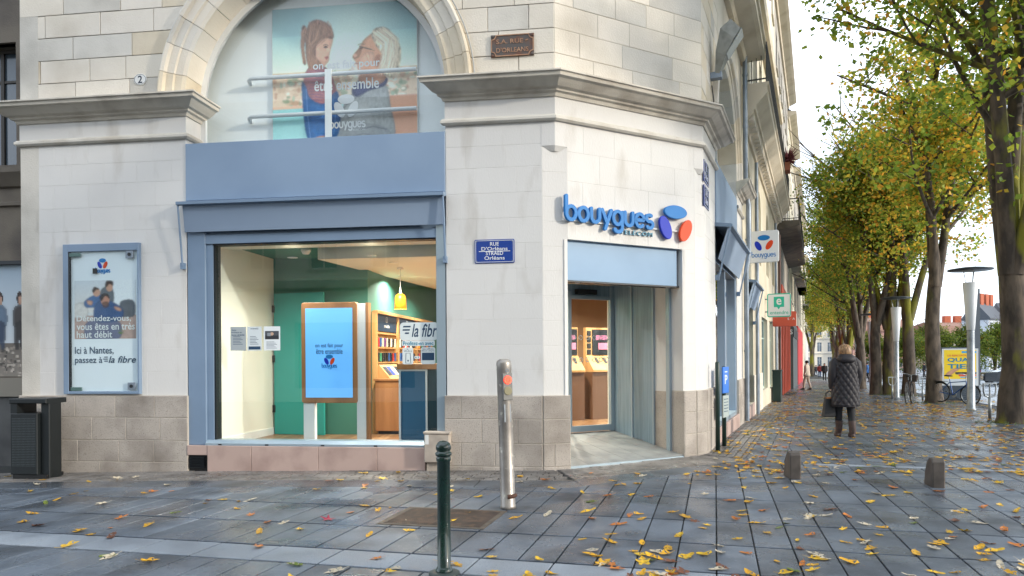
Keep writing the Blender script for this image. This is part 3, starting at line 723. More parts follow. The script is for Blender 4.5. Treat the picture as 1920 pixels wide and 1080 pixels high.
MB(FC).add(vs + [(p[0], p[1], -.4) for p in vs], [(0, 1, 2, 3), (0, 4, 5, 1)]).build('ramp', mat('grout', '6d6e6d', .8), bld)
rmp = [o for o in bld.children if o.name.startswith('ramp')][0]
for i in range(6):
    for j in range(5):
        u0, u1 = .19 + 2.06 * i / 6, .19 + 2.06 * (i + 1) / 6; t0, t1 = j / 5, (j + 1) / 5
        zf = lambda u, t: (vs[0][2] * (1 - (u - .19) / 2.06) + vs[1][2] * ((u - .19) / 2.06)) * (1 - t) + .245 * t
        q = [(u0 + .003, -1.72 * t0 - .003), (u1 - .003, -1.72 * t0 - .003), (u1 - .003, -1.72 * t1 + .003), (u0 + .003, -1.72 * t1 + .003)]
        tt = [t0, t0, t1, t1]
        top = [(p[0], p[1], zf(p[0], t) + .006) for p, t in zip(q, tt)]; bot = [(p[0], p[1], zf(p[0], t) - .01) for p, t in zip(q, tt)]
        MB(FC).add(top + bot, [(0, 3, 2, 1), (0, 1, 5, 4), (1, 2, 6, 5), (2, 3, 7, 6), (3, 0, 4, 7)]).build('floor_tile', mat('grey_floor_tile', '8f918f', .5, var=.05, col2='7d7f7e', ns=4, bump=.15, bs=200), rmp)
MB(FC).box(.19, 2.25, .0, .018, -.2, .012).build('threshold', M_alu, rmp)
for (a, b_) in ((-1.68, -1.19), (-1.17, -.66)): MB(FC).box(2.235, 2.25, a, b_, .12, 2.72).build('side_panel', M_steelp, bld)
for d_ in (-1.205, -.672): MB(FC).box(2.215, 2.256, d_, d_ + .035, .1, 2.72).build('panel_edge', M_alu, bld)
dr = MB(FC).box(1.31, 1.37, -1.72, -1.68, .26, 2.6).build('sliding_door', M_alu, bld)
MB(FC).box(2.16, 2.245, -1.74, -1.67, .25, 2.72).build('frame', M_alu, dr); MB(FC).box(1.37, 2.16, -1.72, -1.68, .26, .36).build('frame', M_alu, dr); MB(FC).box(1.37, 2.16, -1.72, -1.68, 2.47, 2.53).build('frame', M_alu, dr)
MB(FC).box(.19, 2.235, -1.76, -1.70, 2.53, 2.72).build('transom', M_steelp, dr)
MB(FC).box(.19, 1.30, -1.80, -1.77, .26, .34).build('frame', M_dark, dr); MB(FC).box(1.26, 1.30, -1.80, -1.765, .3, 2.53).build('frame', M_dark, dr)
MB(FC).box(1.37, 2.16, -1.703, -1.695, .36, 2.47).build('pane', M_gdoor, dr); MB(FC).box(.19, 1.26, -1.79, -1.782, .34, 2.53).build('pane', M_gdoor, dr)
MB(FC).box(1.45, 1.85, -1.70, -1.62, 2.55, 2.63).build('door_sensor', M_black, dr)
rg = MB(FC)
for zc in (1.83, 1.46):
    for k in range(9):
        u = 1.02 + k * .135; rg.ribbon(arc(u, zc, .035, .035, 0, 360, 14), .012, -1.6935 if u > 1.36 else -1.781, -1.6925 if u > 1.36 else -1.780)
rg.build('safety_dots', M_white, dr)
for u in (.45, 2.1): MB().lathe([(.035, 2.540), (.035, 2.5449)], FC.P(u, -.15, 0)[:2], 12).build('recessed_spot', M_white, bld)
def ground_at(u, v):
    # world point where the photograph's pixel meets the ground
    du, dv = u - 960, v - 671; rx = (du - .0066 * dv) / 1332; rz = -(dv + .0066 * du) / 1332; z = 0
    for _ in range(40):
        t = (z - CAM_H) / min(rz, -1e-4); p = (rx * t, t); z = .5 * z + .5 * gz(*p)
    return Vector((p[0], p[1], gz(*p)))
# ------------------------------------------------------------------ shop interior
FZ = .22; CZ = 3.22
rm = thing('shop_interior', 'green and cream shop room with wooden floor behind the shopfront glass', 'shop room', FL.P(-3, -3, FZ))
rm['kind'] = 'structure'
foot = [FL.P(-5.05, -.2, 0)[:2], FL.P(-1.5, -.2, 0)[:2], FL.P(-.2, -.35, 0)[:2], FC.P(.15, -1.76, 0)[:2], FC.P(2.3, -1.76, 0)[:2], FR.P(.6, -.3, 0)[:2], FR.P(6.2, -.3, 0)[:2], FL.P(3.4, -7.4, 0)[:2], FL.P(-5.05, -7.4, 0)[:2]]
fb = MB().hprism(foot, FZ - .1, FZ).build('floor', mat('floor_base', '4d3826', .7), rm)
for i in range(30):
    for j in range(5):
        u0 = -5 + i * .22; d1 = -.25 - j * 1.4 - (i % 3) * .45
        Pq = [FL.P(u, d_, 0)[:2] for u, d_ in ((u0 + .001, d1), (u0 + .219, d1), (u0 + .219, max(d1 - 1.398, -7.3)), (u0 + .001, max(d1 - 1.398, -7.3)))]
        Pq = poly_clip(Pq, *neg(front_line(FC, -1.78)))
        if len(Pq) > 2 and abs(area(Pq)) > .01: MB().hprism(Pq, FZ - .01, FZ + .005).build('floor_plank', mat('plank_%d' % (i * 7 % 4), ['8c6746', '9a7553', '7c5a3c', 'a07e5c'][i * 7 % 4], .32, var=.12, col2='6c4d33', ns=4, scl=(5, .7, 1)), fb)
MB().hprism(foot, CZ, CZ + .9).build('ceiling', M_green, rm)
MB(FL).hprism([(-3.62, -.62), (-1.2, -.62), (1.7, -2.8), (3.2, -7.2), (-2.7, -7.2), (-2.95, -5.6)], CZ - .22, CZ - .003).build('ceiling_panel', M_cream, rm)
MB(FL).box(-4.97, -1.6, -.5, -.2, CZ - .06, CZ - .002).build('ceiling_edge', M_cream, rm)
MB(FL).box(-5.05, -4.97, -1.95, -.12, FZ, CZ).build('wall', M_cream, rm); MB(FL).box(-5.05, -3.30, -2.1, -1.95, FZ, CZ).build('wall', M_green, rm)
MB(FL).box(-3.42, -3.30, -7.3, -2.1, FZ, CZ).build('wall', M_green, rm); MB(FL).box(-3.42, 3.45, -7.4, -7.3, FZ, CZ).build('wall', mat('warm_brown', '8a6a4c', .7), rm)
MB(FL).box(-1.62, -.3, -.5, -.46, FZ, CZ).build('wall', M_cream, rm); MB(FC).box(.10, .15, -1.9, -.5, FZ, CZ).build('wall', M_cream, rm); MB(FC).box(2.26, 2.32, -1.9, -.5, FZ, CZ).build('wall', M_cream, rm)
MB(FL).box(-4.97, -4.955, -1.95, -.12, FZ, FZ + .12).build('skirting', M_white, rm)
dleaf = thing('interior_door', 'teal painted door standing ajar behind the tall display screen', 'door', FL.P(-4.5, -1.9, FZ))
_h = FL.P(-4.93, -1.93, 0); FD = Frame(_h[:2], (FL.u.x + .12 * FL.n.x, FL.u.y + .12 * FL.n.y))
MB(FD).box(0, .93, -.0, .05, FZ + .01, 2.62).build('leaf', M_tealw, dleaf); MB(FD).box(.60, .72, .052, .060, 2.18, 2.22).build('sign_strip', mat('dark_red', '7c2233', .5), dleaf)
for z in (.6, 1.45, 2.3): MB(FD).box(-.03, .02, .0, .06, z, z + .12).build('hinge', M_dark, dleaf)
# detector and cameras
dt = MB().lathe([(.001, CZ - .09), (.05, CZ - .085), (.075, CZ - .04), (.08, CZ - .002)], FL.P(-3.95, -.95, 0)[:2], 16).build('smoke_detector', M_white, None, 'round white smoke detector on the green ceiling inside the window', 'detector')
# tall display screen (totem)
tt = thing('display_screen', 'tall wood framed advertising screen on white legs behind the shop window', 'screen', FL.P(-3.4, -.5, FZ))
def rrect(u0, u1, z0, z1, r, n=4):
    P = []
    for cx, cz, a in ((u1 - r, z0 + r, -90), (u1 - r, z1 - r, 0), (u0 + r, z1 - r, 90), (u0 + r, z0 + r, 180)):
        P += [(cx + r * math.cos(R(a + 90 * k / n)), cz + r * math.sin(R(a + 90 * k / n))) for k in range(n + 1)]
    return P
MB(FL).prism(rrect(-3.83, -2.97, .85, 2.34, .035), -.58, -.49, .004).build('frame', M_wood, tt)
scr = MB(FL).box(-3.765, -3.04, -.49, -.486, .93, 2.255).build('screen', mat('lit_screen', '6fb4f0', .4, emis='5aa8f0', es=.42), tt)
for a, b_ in ((-3.81, -3.64), (-2.985, -2.84)): MB(FL).box(a, b_, -.60, -.51, FZ, .86 if a < -3.5 else 2.32).build('leg', M_white, tt)
MB(FL).box(-3.64, -2.985, -.60, -.52, FZ, FZ + .05).build('foot', M_white, tt); MB(FL).box(-2.84, -2.80, -.62, -.50, FZ, 2.33).build('edge_panel', M_wood, tt)
tx = MB(FL); text(tx, 'on est fait pour', -3.615, -3.18, 1.655, 1.735, -.4845, off=.012); text(tx, 'être ensemble', -3.60, -3.19, 1.575, 1.655, -.4845, off=.012); tx.build('screen_text', mat('screen_navy', '16406e', .5), scr)
logo3(FL, scr, -3.395, 1.495, .155, -.4848, -.4838)
bouygues(MB(FL), -3.51, -3.28, 1.375, .038, .010, -.4848, -.4838).build('screen_word', M_lblue, scr)
# welcome desk with blue panel
dk = thing('welcome_desk', 'dark blue fronted welcome desk with white edges and wooden top', 'desk', FL.P(-2.0, -.9, FZ))
MB(FL).box(-2.36, -1.2, -1.25, -.62, FZ, 1.34).build('body', mat('desk_teal', '2b6285', .5), dk); MB(FL).box(-2.40, -1.15, -1.3, -.585, 1.34, 1.42).build('top', M_wood, dk)
for a in (-2.375, -1.97): MB(FL).box(a, a + .028, -.62, -.60, FZ, 1.34).build('edge', M_white, dk)
MB(FL).box(-2.347, -1.97, -.62, -.602, 1.315, 1.34).build('edge', M_white, dk); MB(FL).box(-1.94, -1.25, -.62, -.606, FZ, 1.34).build('dark_panel', mat('desk_dark', '1f3c46', .35), dk)
cb = thing('wooden_cabinet', 'plain oak cabinet standing beside the blue desk', 'cabinet', FL.P(-3.0, -2.1, FZ))
MB(FL).rbox(-3.20, -2.62, -2.7, -2.0, FZ + .06, 1.13, .006).build('body', M_wood, cb); MB(FL).box(-3.16, -2.66, -2.66, -2.05, FZ, FZ + .06).build('base', M_dark, cb); MB(FL).box(-3.22, -2.6, -2.72, -1.98, 1.13, 1.16).build('top', M_wood, cb)
# shelving with phones along the inner wall (faces right)
FSH = Frame(FL.P(-3.29, -2.12, 0)[:2], (-FL.n.x, -FL.n.y))
sh = thing('phone_shelf', 'light wood wall shelving lined with boxed phones and blue headers', 'shelf', FSH.P(1, .1, FZ))
MB(FSH).box(0, 3.9, 0, .03, FZ, 2.32).build('back_panel', M_woodl, sh)
for u in (0, 1.25, 1.3, 2.6, 3.9): MB(FSH).box(u, u + .045, .03, .09, FZ, 2.32).build('upright', M_woodl, sh)
MB(FSH).box(0, 3.95, .03, .11, 2.28, 2.33).build('top_board', M_woodl, sh)
for a, b_ in ((.06, 1.22), (1.37, 2.56), (2.66, 3.88)):
    hd = MB(FSH).box(a, b_, .03, .07, 1.98, 2.27).build('header', mat('header_navy', '20384f', .5), sh)
    mb = MB(FSH); text(mb, 'mobile', a + .42, a + .72, 2.05, 2.11, .0725, off=.01); mb.ribbon([(a + .52, 2.15), (a + .60, 2.15), (a + .60, 2.24), (a + .52, 2.24), (a + .52, 2.15)], .008, .0705, .072); mb.build('header_text', M_whitem, hd)
    for z in (1.70, 1.44): MB(FSH).box(a, b_, .03, .11, z - .02, z).build('board', M_woodl, sh)
    MB(FSH).box(a, b_, .03, .09, 1.93, 1.96).build('strip', M_woodl, sh)
    for z in (1.70, 1.44):
        n = 9
        for k in range(n):
            u = a + .03 + (b_ - a - .06) * k / n; c_ = random.choice(['1c1f24', '2d5b9a', 'b93a34', 'd8d4c8', '2a2d33', 'd2842f', '3d8f6e', '6a3d7c', '22262c', 'c8c0b0'])
            MB(FSH).rbox(u, u + .075, .045, .085, z + .01, z + .165, .008).build('phone', mat('phone_' + c_, c_, .3), sh)
    MB(FSH).add([(a, .10, 1.40), (b_, .10, 1.40), (b_, .42, 1.02), (a, .42, 1.02), (a, .03, 1.40), (b_, .03, 1.40), (b_, .03, 1.0), (a, .03, 1.0)], [(0, 1, 2, 3), (4, 5, 6, 7), (0, 3, 7, 4), (1, 5, 6, 2), (3, 2, 6, 7), (0, 4, 5, 1)]).build('display_ramp', M_woodl, sh)
    for k in range(5):
        u = a + .08 + k * .21; t0, t1 = .12, .50
        f_ = lambda t, e: (.10 + .32 * t + e * .76, 1.40 - .38 * t + e * .64)
        q = [(u, *f_(t0, .006)), (u + .17, *f_(t0, .006)), (u + .17, *f_(t1, .006)), (u, *f_(t1, .006))]; q2 = [(u, *f_(t0, .0)), (u + .17, *f_(t0, 0)), (u + .17, *f_(t1, 0)), (u, *f_(t1, 0))]
        MB(FSH).add(q + q2, [(0, 1, 2, 3), (0, 4, 5, 1), (1, 5, 6, 2), (2, 6, 7, 3), (3, 7, 4, 0)]).build('card', mat('card_%d' % (k % 3), ['22313f', '2a4aa8', 'e0dccf'][k % 3], .4), sh)
    MB(FSH).box(a, b_, .03, .34, .98, 1.01).build('counter_board', M_whitem, sh); MB(FSH).box(a, b_, .03, .14, FZ, .75).build('drawer', mat('drawer_grey', '8b9a95', .5), sh)
# pendant lamp, lit
pl = thing('pendant_lamp', 'glowing amber glass pendant lamp hanging inside the shop window', 'lamp', FL.P(-2.69, -1.8, 2.30))
pc = FL.P(-2.69, -1.8, 0)[:2]
MB().tube([(*pc, CZ - .22), (*pc, 2.64)], .005, 6).build('cord', M_whitem, pl); MB().lathe([(.001, CZ - .225), (.05, CZ - .25), (.055, CZ - .222)], pc, 12).build('rose', M_white, pl); MB().lathe([(.012, 2.68), (.02, 2.60), (.035, 2.57), (.03, 2.57)], pc, 12).build('cap', M_whitem, pl)
MB().lathe([(.035, 2.575), (.075, 2.545), (.09, 2.50), (.10, 2.32), (.095, 2.32), (.085, 2.49), (.07, 2.53), (.03, 2.565)], pc, 20).build('shade', mat('amber_shade', 'e8921c', .4, emis='ff9416', es=1.1), pl)
ld = bpy.data.lights.new('bulb', 'POINT'); ld.energy = 12; ld.color = (1, .72, .38); ld.shadow_soft_size = .05
lo = link('bulb', ld, pl, origin=(*pc, 2.28))
# recessed ceiling lights, lit; the first two are added to brighten the screen legs
k_ = 0
for (u, d_, en) in ((-3.9, -.36, 16), (-2.7, -.36, 16), (-2.6, -1.15, 45), (-3.0, -2.9, 45), (-2.35, -4.4, 45), (-1.2, -2.2, 45), (-.3, -4.0, 55), (1.3, -4.6, 60), (2.2, -6.0, 50), (-.9, -6.0, 45)):
    c_ = FL.P(u, d_, 0)
    names = ['added to light the screen, left one at the window', 'added to light the screen, right one at the window', 'nearest the pendant lamp', 'over the phone shelving', 'deep inside above the shelving', 'above the blue desk', 'in the middle of the shop', 'just inside the entrance door', 'at the back right of the shop', 'at the back of the shop']
    t_ = thing('ceiling_spotlight', 'small lit recessed ceiling spotlight ' + names[k_], 'light', (c_[0], c_[1], CZ - .23), 'recessed lights in the shop ceiling')
    MB().lathe([(.055, CZ - .2235), (.075, CZ - .2205), (.075, CZ - .226), (.055, CZ - .227)], c_[:2], 16).build('rim', M_white, t_)
    MB().lathe([(.001, CZ - .2252), (.054, CZ - .2252), (.054, CZ - .2215)], c_[:2], 16).build('lens', mat('lit_lens', 'fff2d8', .4, emis='fff0d2', es=9), t_)
    ld = bpy.data.lights.new('bulb', 'AREA'); ld.shape = 'DISK'; ld.size = .10; ld.energy = en * 1.3; ld.color = (1, .91, .78); ld.spread = R(150)
    lo = link('bulb', ld, t_, origin=(c_[0], c_[1], CZ - .235)); k_ += 1
# displays seen through the entrance door
for i, (u0, u1, lab) in enumerate(((3.30, 4.25, 'wooden phone display with dark advert panel seen through the entrance door'), (2.55, 3.10, 'narrow wooden phone display at the left edge of the entrance door'))):
    ds = thing('phone_display', lab, 'display', FC.P((u0 + u1) / 2, -4.1, FZ)); DD = -4.0
    MB(FC).box(u0, u1, DD - .14, DD - .05, 1.2, 2.12).build('back', M_woodl, ds)
    MB(FC).box(u0 + .16, u1 - .03, DD - .05, DD - .03, 1.55, 2.08).build('advert', mat('advert_black', '15161b', .3), ds)
    MB(FC).rbox(u0 + .24, u1 - .08, DD - .03, DD - .022, 1.86, 1.96, .004).build('advert_phone', mat('mauve', 'a0627f', .3), ds); MB(FC).rbox(u0 + .3, u1 - .06, DD - .03, DD - .022, 1.66, 1.80, .004).build('advert_phone', mat('rose', 'c07a93', .3), ds)
    for k in range(4): MB(FC).rbox(u0 + .03, u0 + .12, DD - .05, DD - .03, 1.56 + k * .13, 1.66 + k * .13, .005).build('phone', M_black, ds)
    MB(FC).add([(u0, DD - .05, 1.54), (u1, DD - .05, 1.54), (u1, DD + .22, 1.24), (u0, DD + .22, 1.24), (u0, DD - .05, 1.2), (u1, DD - .05, 1.2), (u1, DD + .22, 1.2), (u0, DD + .22, 1.2)], [(0, 1, 2, 3), (3, 2, 6, 7), (0, 3, 7, 4), (1, 5, 6, 2), (4, 7, 6, 5)]).build('ramp', M_woodl, ds)
    for k in range(4):
        u = u0 + .18 + k * .2
        if u + .06 < u1: MB(FC).add([(u, DD + .0, 1.50), (u + .06, DD + .0, 1.50), (u + .06, DD + .10, 1.385), (u, DD + .10, 1.385), (u, DD + .0, 1.48), (u + .06, DD + .0, 1.48), (u + .06, DD + .10, 1.37), (u, DD + .10, 1.37)], [(0, 1, 2, 3), (3, 2, 6, 7), (0, 3, 7, 4), (1, 5, 6, 2)]).build('phone', M_black, ds)
    MB(FC).box(u0, u1, DD - .14, DD + .18, FZ, 1.2).build('base', mat('brown_base', '6a4a34', .5), ds)
# ------------------------------------------------------------------ notices and stickers on the window
dn = -.0885
def sticker(name, label, u0, u1, z0, z1, m, r=.02): return MB(FL).prism(rrect(u0, u1, z0, z1, r), dn, dn + .0008).build(name, m, None, label, 'sticker')
M_paper = mat('notice_paper', 'd3dbdd', .7); M_pgrey = mat('grey_notice', 'a9b1b4', .7)
for i, (a, b_, m, lab) in enumerate(((-4.73, -4.49, M_pgrey, 'grey opening notice, leftmost of three on the window'), (-4.47, -4.25, M_paper, 'pale printed notice, middle of three on the window'), (-4.22, -3.97, mat('notice_white', 'e4e9ea', .7), 'white notice with a small photo, rightmost of three on the window'))):
    p = sticker('paper_notice', lab, a, b_, 1.63, 1.975, m, .004); p['category'] = 'notice'; p['group'] = 'paper notices on the shop window'
    mb = MB(FL)
    if i == 0:
        for k, w in enumerate(('Votre', 'boutique en', 'toute sérénité')): text(mb, w, a + .02, a + .02 + .014 * len(w), 1.915 - k * .035, 1.94 - k * .035, dn + .0016, off=.015)
    if i == 1: text(mb, 'HORAIRES', a + .05, b_ - .05, 1.935, 1.955, dn + .0016, off=.01); mb.prism(rrect(a + .02, b_ - .02, 1.645, 1.69, .004), dn + .0008, dn + .0016)
    for k in range(6): mb.box(a + .04, b_ - .05 - (k % 3) * .02, dn + .0008, dn + .0014, 1.72 + k * .022 if i < 2 else 1.66 + k * .018, 1.726 + k * .022 if i < 2 else 1.665 + k * .018)
    mb.build('print', M_navy, p)
    if i == 2:
        pt = Paint(24, 18, '4a4f55'); pt.rect(0, .55, 1, 1, '2c2f34'); pt.ell(.5, .35, .12, .2, 'c9a68c'); pt.rect(.15, .2, .4, .6, '8b9298'); pt.sheet(FL, a + .02, b_ - .02, 1.79, 1.91, dn + .0014, 'photo', p)
s1 = sticker('window_sticker', 'white la fibre sticker at the right edge of the shop window', -2.20, -1.657, 1.755, 2.005, mat('sticker_white', 'dfe6e4', .6), .05)
mb = MB(FL); text(mb, 'la fibr', -2.03, -1.662, 1.80, 1.985, dn + .0018, off=.012, shear=.28)
for k in range(3): mb.prism([(-2.155 - .02 * (k == 1) + .012 * (2 - k), 1.845 + k * .046), (-2.06 + .012 * (k - 1), 1.845 + k * .046), (-2.055 + .012 * (k - 1), 1.866 + k * .046), (-2.148 - .02 * (k == 1) + .012 * (2 - k), 1.866 + k * .046)], dn + .0008, dn + .0018)
mb.build('lettering', M_navy, s1)
s2 = sticker('window_sticker', 'white Profitez-en avec sticker below the la fibre sticker', -2.175, -1.70, 1.675, 1.752, MATS['sticker_white'], .02); text(MB(FL), 'Profitez-en avec', -2.155, -1.72, 1.685, 1.742, dn + .0018, off=.014).build('lettering', M_teal, s2)
s3 = sticker('window_sticker', 'white sticker with an outlined router box on the window', -2.165, -2.01, 1.42, 1.655, MATS['sticker_white'], .025)
mb = MB(FL); text(mb, 'la', -2.10, -2.08, 1.622, 1.644, dn + .0018); text(mb, 'Wi-Fi 6', -2.145, -2.03, 1.592, 1.615, dn + .0018); mb.ribbon([(-2.12, 1.435), (-2.045, 1.435), (-2.055, 1.575), (-2.115, 1.575), (-2.12, 1.435)], .008, dn + .0008, dn + .0018); mb.cyl(-2.085, 1.47, .012, dn + .0008, dn + .0018, 10); mb.build('lettering', M_navy, s3)
s4 = sticker('window_sticker', 'white sticker with a dark television menu on the window', -1.90, -1.695, 1.42, 1.655, MATS['sticker_white'], .025)
mb = MB(FL); text(mb, 'les offres', -1.875, -1.72, 1.622, 1.645, dn + .0018); text(mb, 'Bbox ultym', -1.885, -1.71, 1.592, 1.617, dn + .0018); mb.prism(rrect(-1.885, -1.71, 1.475, 1.58, .008), dn + .0008, dn + .0018); mb.build('lettering', M_navy, s4)
s5 = sticker('window_sticker', 'tiny white et sticker between the router and television stickers', -1.995, -1.915, 1.495, 1.535, MATS['sticker_white'], .015); text(MB(FL), 'e t', -1.985, -1.925, 1.505, 1.528, dn + .0018, off=.02).build('lettering', M_teal, s5)
# ------------------------------------------------------------------ large banner in the arched window
bn = thing('advert_banner', 'large printed banner of a child and an older man behind the arched window', 'banner', FBN.P(-3.3, -.9, 4.7))
pt = Paint(300, 270, '9fb9ba'); Zx = lambda x: (x - 45) / 1077; 
def Z(x, y): return (Zx(x), (y + Zx(x) * 45 - 65) / 970)
def ZP(l): return [Z(*p) for p in l]
pt.grad(0, 0, 1, .2, '6f9298', '86a9ab'); pt.grad(0, .2, 1, .46, '8fb4b3', 'c3cfbd'); pt.grad(0, .46, 1, .70, 'b9a58c', 'c8b29c')
pt.ell(.55, .3, .25, .3, 'd5dccb', soft=1.2, al=.55)
for k in range(260):
    x, y = random.random(), .47 + random.random() * .22; pt.ell(x, y, random.uniform(.008, .03), random.uniform(.008, .022), random.choice(['d2bca8', 'b39a80', '7b8a70', 'e0cfc0', '93a38c', 'a47f66']), soft=.6, al=.8)
pt.grad(0, .705, .42, 1.0, '84b4b4', '94bfbd'); pt.rect(0, .70, .42, .72, 'cfa68e'); pt.rect(.8, .66, 1, 1, 'b98d76'); pt.rect(0, .97, .3, 1, 'c9aa92')
# older man
pt.poly(ZP([(540, 830), (600, 700), (700, 620), (880, 590), (925, 720), (930, 1000), (480, 1060), (480, 960)]), '8b8d8c', tex=.08); pt.poly(ZP([(640, 760), (760, 720), (800, 900), (620, 1000)]), 'a2a3a1', al=.6); pt.poly(ZP([(560, 870), (680, 850), (900, 890), (900, 1000), (480, 1050)]), '74777a', al=.6)
pt.poly(ZP([(640, 640), (700, 560), (890, 540), (890, 600), (760, 640), (690, 680)]), '33385c'); pt.poly(ZP([(690, 560), (760, 470), (880, 460), (890, 560), (800, 600)]), 'a8795f')
pt.poly(ZP([(740, 280), (830, 230), (900, 260), (880, 480), (760, 530), (690, 520), (640, 480), (670, 440), (650, 400), (690, 350)]), 'b98a6e'); pt.poly(ZP([(690, 350), (650, 400), (665, 415), (700, 400), (720, 340)]), 'a87a60')
pt.poly(ZP([(830, 205), (920, 220), (1000, 330), (1000, 450), (940, 550), (860, 500), (870, 400), (820, 320), (790, 250)]), 'c4b59c', tex=.28); pt.poly(ZP([(900, 260), (990, 340), (985, 470), (920, 520), (930, 380)]), 'a8977f', al=.7); pt.poly(ZP([(820, 215), (880, 200), (930, 235), (840, 260)]), '6e5c4b', al=.7)
pt.ell(*Z(840, 430), .028, .045, 'a06f58'); pt.poly(ZP([(640, 470), (690, 440), (720, 500), (690, 530), (640, 500)]), 'd6cbc0', al=.8); pt.poly(ZP([(700, 325), (790, 350), (790, 358), (700, 335)]), '6b5a50', False)
# child
pt.poly(ZP([(280, 560), (330, 460), (430, 460), (490, 520), (530, 640), (520, 740), (440, 760), (300, 760)]), '8d5a5c')
for k in range(13): pt.poly(ZP([(290, 500 + k * 20), (380, 490 + k * 20), (480, 510 + k * 20), (380, 498 + k * 20)]), '4f4468', False, .6)
pt.poly(ZP([(265, 590), (300, 600), (330, 680), (430, 720), (540, 640), (550, 900), (470, 990), (340, 990), (290, 900)]), '345f8f'); pt.poly(ZP([(300, 790), (410, 780), (405, 815), (300, 825)]), '23466f', al=.7); pt.poly(ZP([(470, 700), (540, 660), (550, 880), (480, 960)]), '27507d', al=.7)
pt.poly(ZP([(370, 300), (450, 260), (505, 270), (480, 370), (470, 430), (420, 470), (370, 430), (350, 360)]), 'c99a80'); pt.poly(ZP([(330, 160), (400, 140), (490, 190), (508, 270), (440, 270), (380, 310), (370, 420), (330, 480), (300, 400), (300, 240)]), '7b5645', tex=.28)
pt.poly(ZP([(300, 185), (270, 190), (262, 330), (280, 440), (300, 440), (290, 330), (310, 230)]), '86604c', tex=.28); pt.poly(ZP([(320, 330), (360, 380), (420, 460), (350, 470), (310, 440)]), '8f6a54', tex=.28); pt.ell(*Z(450, 330), .012, .008, '4a332b'); pt.poly(ZP([(440, 400), (465, 395), (455, 418)]), '8e4a45')
pt.poly(ZP([(690, 440), (740, 380), (800, 370), (805, 430), (740, 480), (690, 490)]), 'd0a288'); pt.poly(ZP([(365, 960), (440, 945), (460, 1000), (370, 1015)]), 'ba8b70')
rb = random.Random(4)
for k in range(150):      # hair of the child
    x0, y0 = rb.uniform(320, 470), rb.uniform(150, 200); e = rb.random(); c_ = rb.choice(['5d3f31', '8e6751', 'a27a60', '6c4a39', 'b48a6c'])
    if e < .55: L_ = [(x0, y0), (x0 - 25 + rb.uniform(-15, 15), y0 + 90), (305 + rb.uniform(0, 50), 330 + rb.uniform(-20, 30)), (315 + rb.uniform(0, 60), 440 + rb.uniform(-40, 50))]
    elif e < .8: L_ = [(x0, y0), (x0 + 25, y0 + 25), (min(500, x0 + 60), 240 + rb.uniform(-15, 25))]
    else: L_ = [(300, 188), (275 + rb.uniform(-10, 10), 230), (268 + rb.uniform(-6, 16), 330), (285 + rb.uniform(-10, 16), 440)]
    pt.line(ZP(L_), .0018, c_, .55)
for k in range(170):      # grey hair of the man
    a = rb.uniform(.0, 1.0); x0, y0 = 800 + 110 * a, 250 - 40 * math.sin(a * 2.5) + rb.uniform(-10, 30); bx_ = 880 + 110 * a
    pt.line(ZP([(x0, y0), (bx_ + rb.uniform(-15, 5), y0 + 60), (bx_ + rb.uniform(-25, 10), y0 + 150), (bx_ - 30 + rb.uniform(-20, 10), y0 + 240 + rb.uniform(-20, 40))]), .0018, rb.choice(['d9cdb8', 'a3937c', 'e6dccb', '8d7d68', 'c9bba3']), .5)
for l_, w, c_ in (([(432, 318), (450, 312), (468, 320)], .0028, '4a332b'), ([(436, 331), (462, 332)], .004, '35241f'), ([(478, 300), (484, 345), (476, 370)], .002, 'a87a62'), ([(440, 404), (458, 412), (470, 400)], .003, '9c4a44'), ([(690, 320), (712, 312), (740, 318)], .003, '7a6654'), ([(704, 345), (722, 342)], .004, '3a2a24'), ([(700, 330), (740, 338), (812, 362)], .0018, '55473d'), ([(660, 442), (690, 450)], .003, '8a5048'), ([(830, 405), (850, 425), (838, 455)], .003, '8a5c48'),
                  ([(560, 770), (640, 700), (720, 660)], .003, '6c6e70'), ([(700, 900), (800, 880), (900, 900)], .004, '606367'), ([(600, 960), (720, 930), (840, 940)], .004, '6a6d70'), ([(300, 620), (310, 800), (330, 960)], .002, '6d92bd'), ([(440, 735), (445, 860), (430, 980)], .002, '23466f'), ([(500, 690), (520, 800), (505, 930)], .002, '5f86b3'), ([(745, 380), (765, 430)], .002, 'a3765f'), ([(770, 372), (782, 425)], .002, 'a3765f')): pt.line(ZP(l_), w, c_, .85)
for x, y, rx, ry, c_, al in ((415, 390, .03, .03, 'dba58c', .5), (745, 450, .03, .03, 'd29a80', .5), (395, 440, .03, .02, '9c6f58', .5), (760, 520, .05, .03, '8e6450', .5), (470, 350, .012, .014, 'e2b49a', .7), (668, 392, .012, .012, 'd8a78c', .7)): pt.ell(*Z(x, y), rx, ry, c_, soft=.9, al=al)
pt.soften(); pt.grain(.04); pt.lift(1.6)
pt.sheet(FBN, -4.46, -2.15, 4.78, 6.95, -.9, 'print', bn); MB(FBN).box(-4.47, -2.14, -.915, -.902, 4.72, 6.96).build('sheet', M_whitem, bn)
mb = MB(FBN); text(mb, 'on est fait pour', -3.80, -2.73, 5.94, 6.10, -.896, off=.015); text(mb, 'être ensemble', -3.78, -2.745, 5.64, 5.81, -.896, off=.015); mb.build('lettering', M_white, bn)
logo3(FBN, bn, -3.27, 5.40, .37, -.8965, -.8945, M_white); bouygues(MB(FBN), -3.53, -2.97, 5.06, .085, .022, -.8965, -.8945).build('lettering', M_white, bn); text(MB(FBN), 'TELECOM', -3.19, -2.97, 5.005, 5.03, -.8945).build('lettering', M_white, bn)
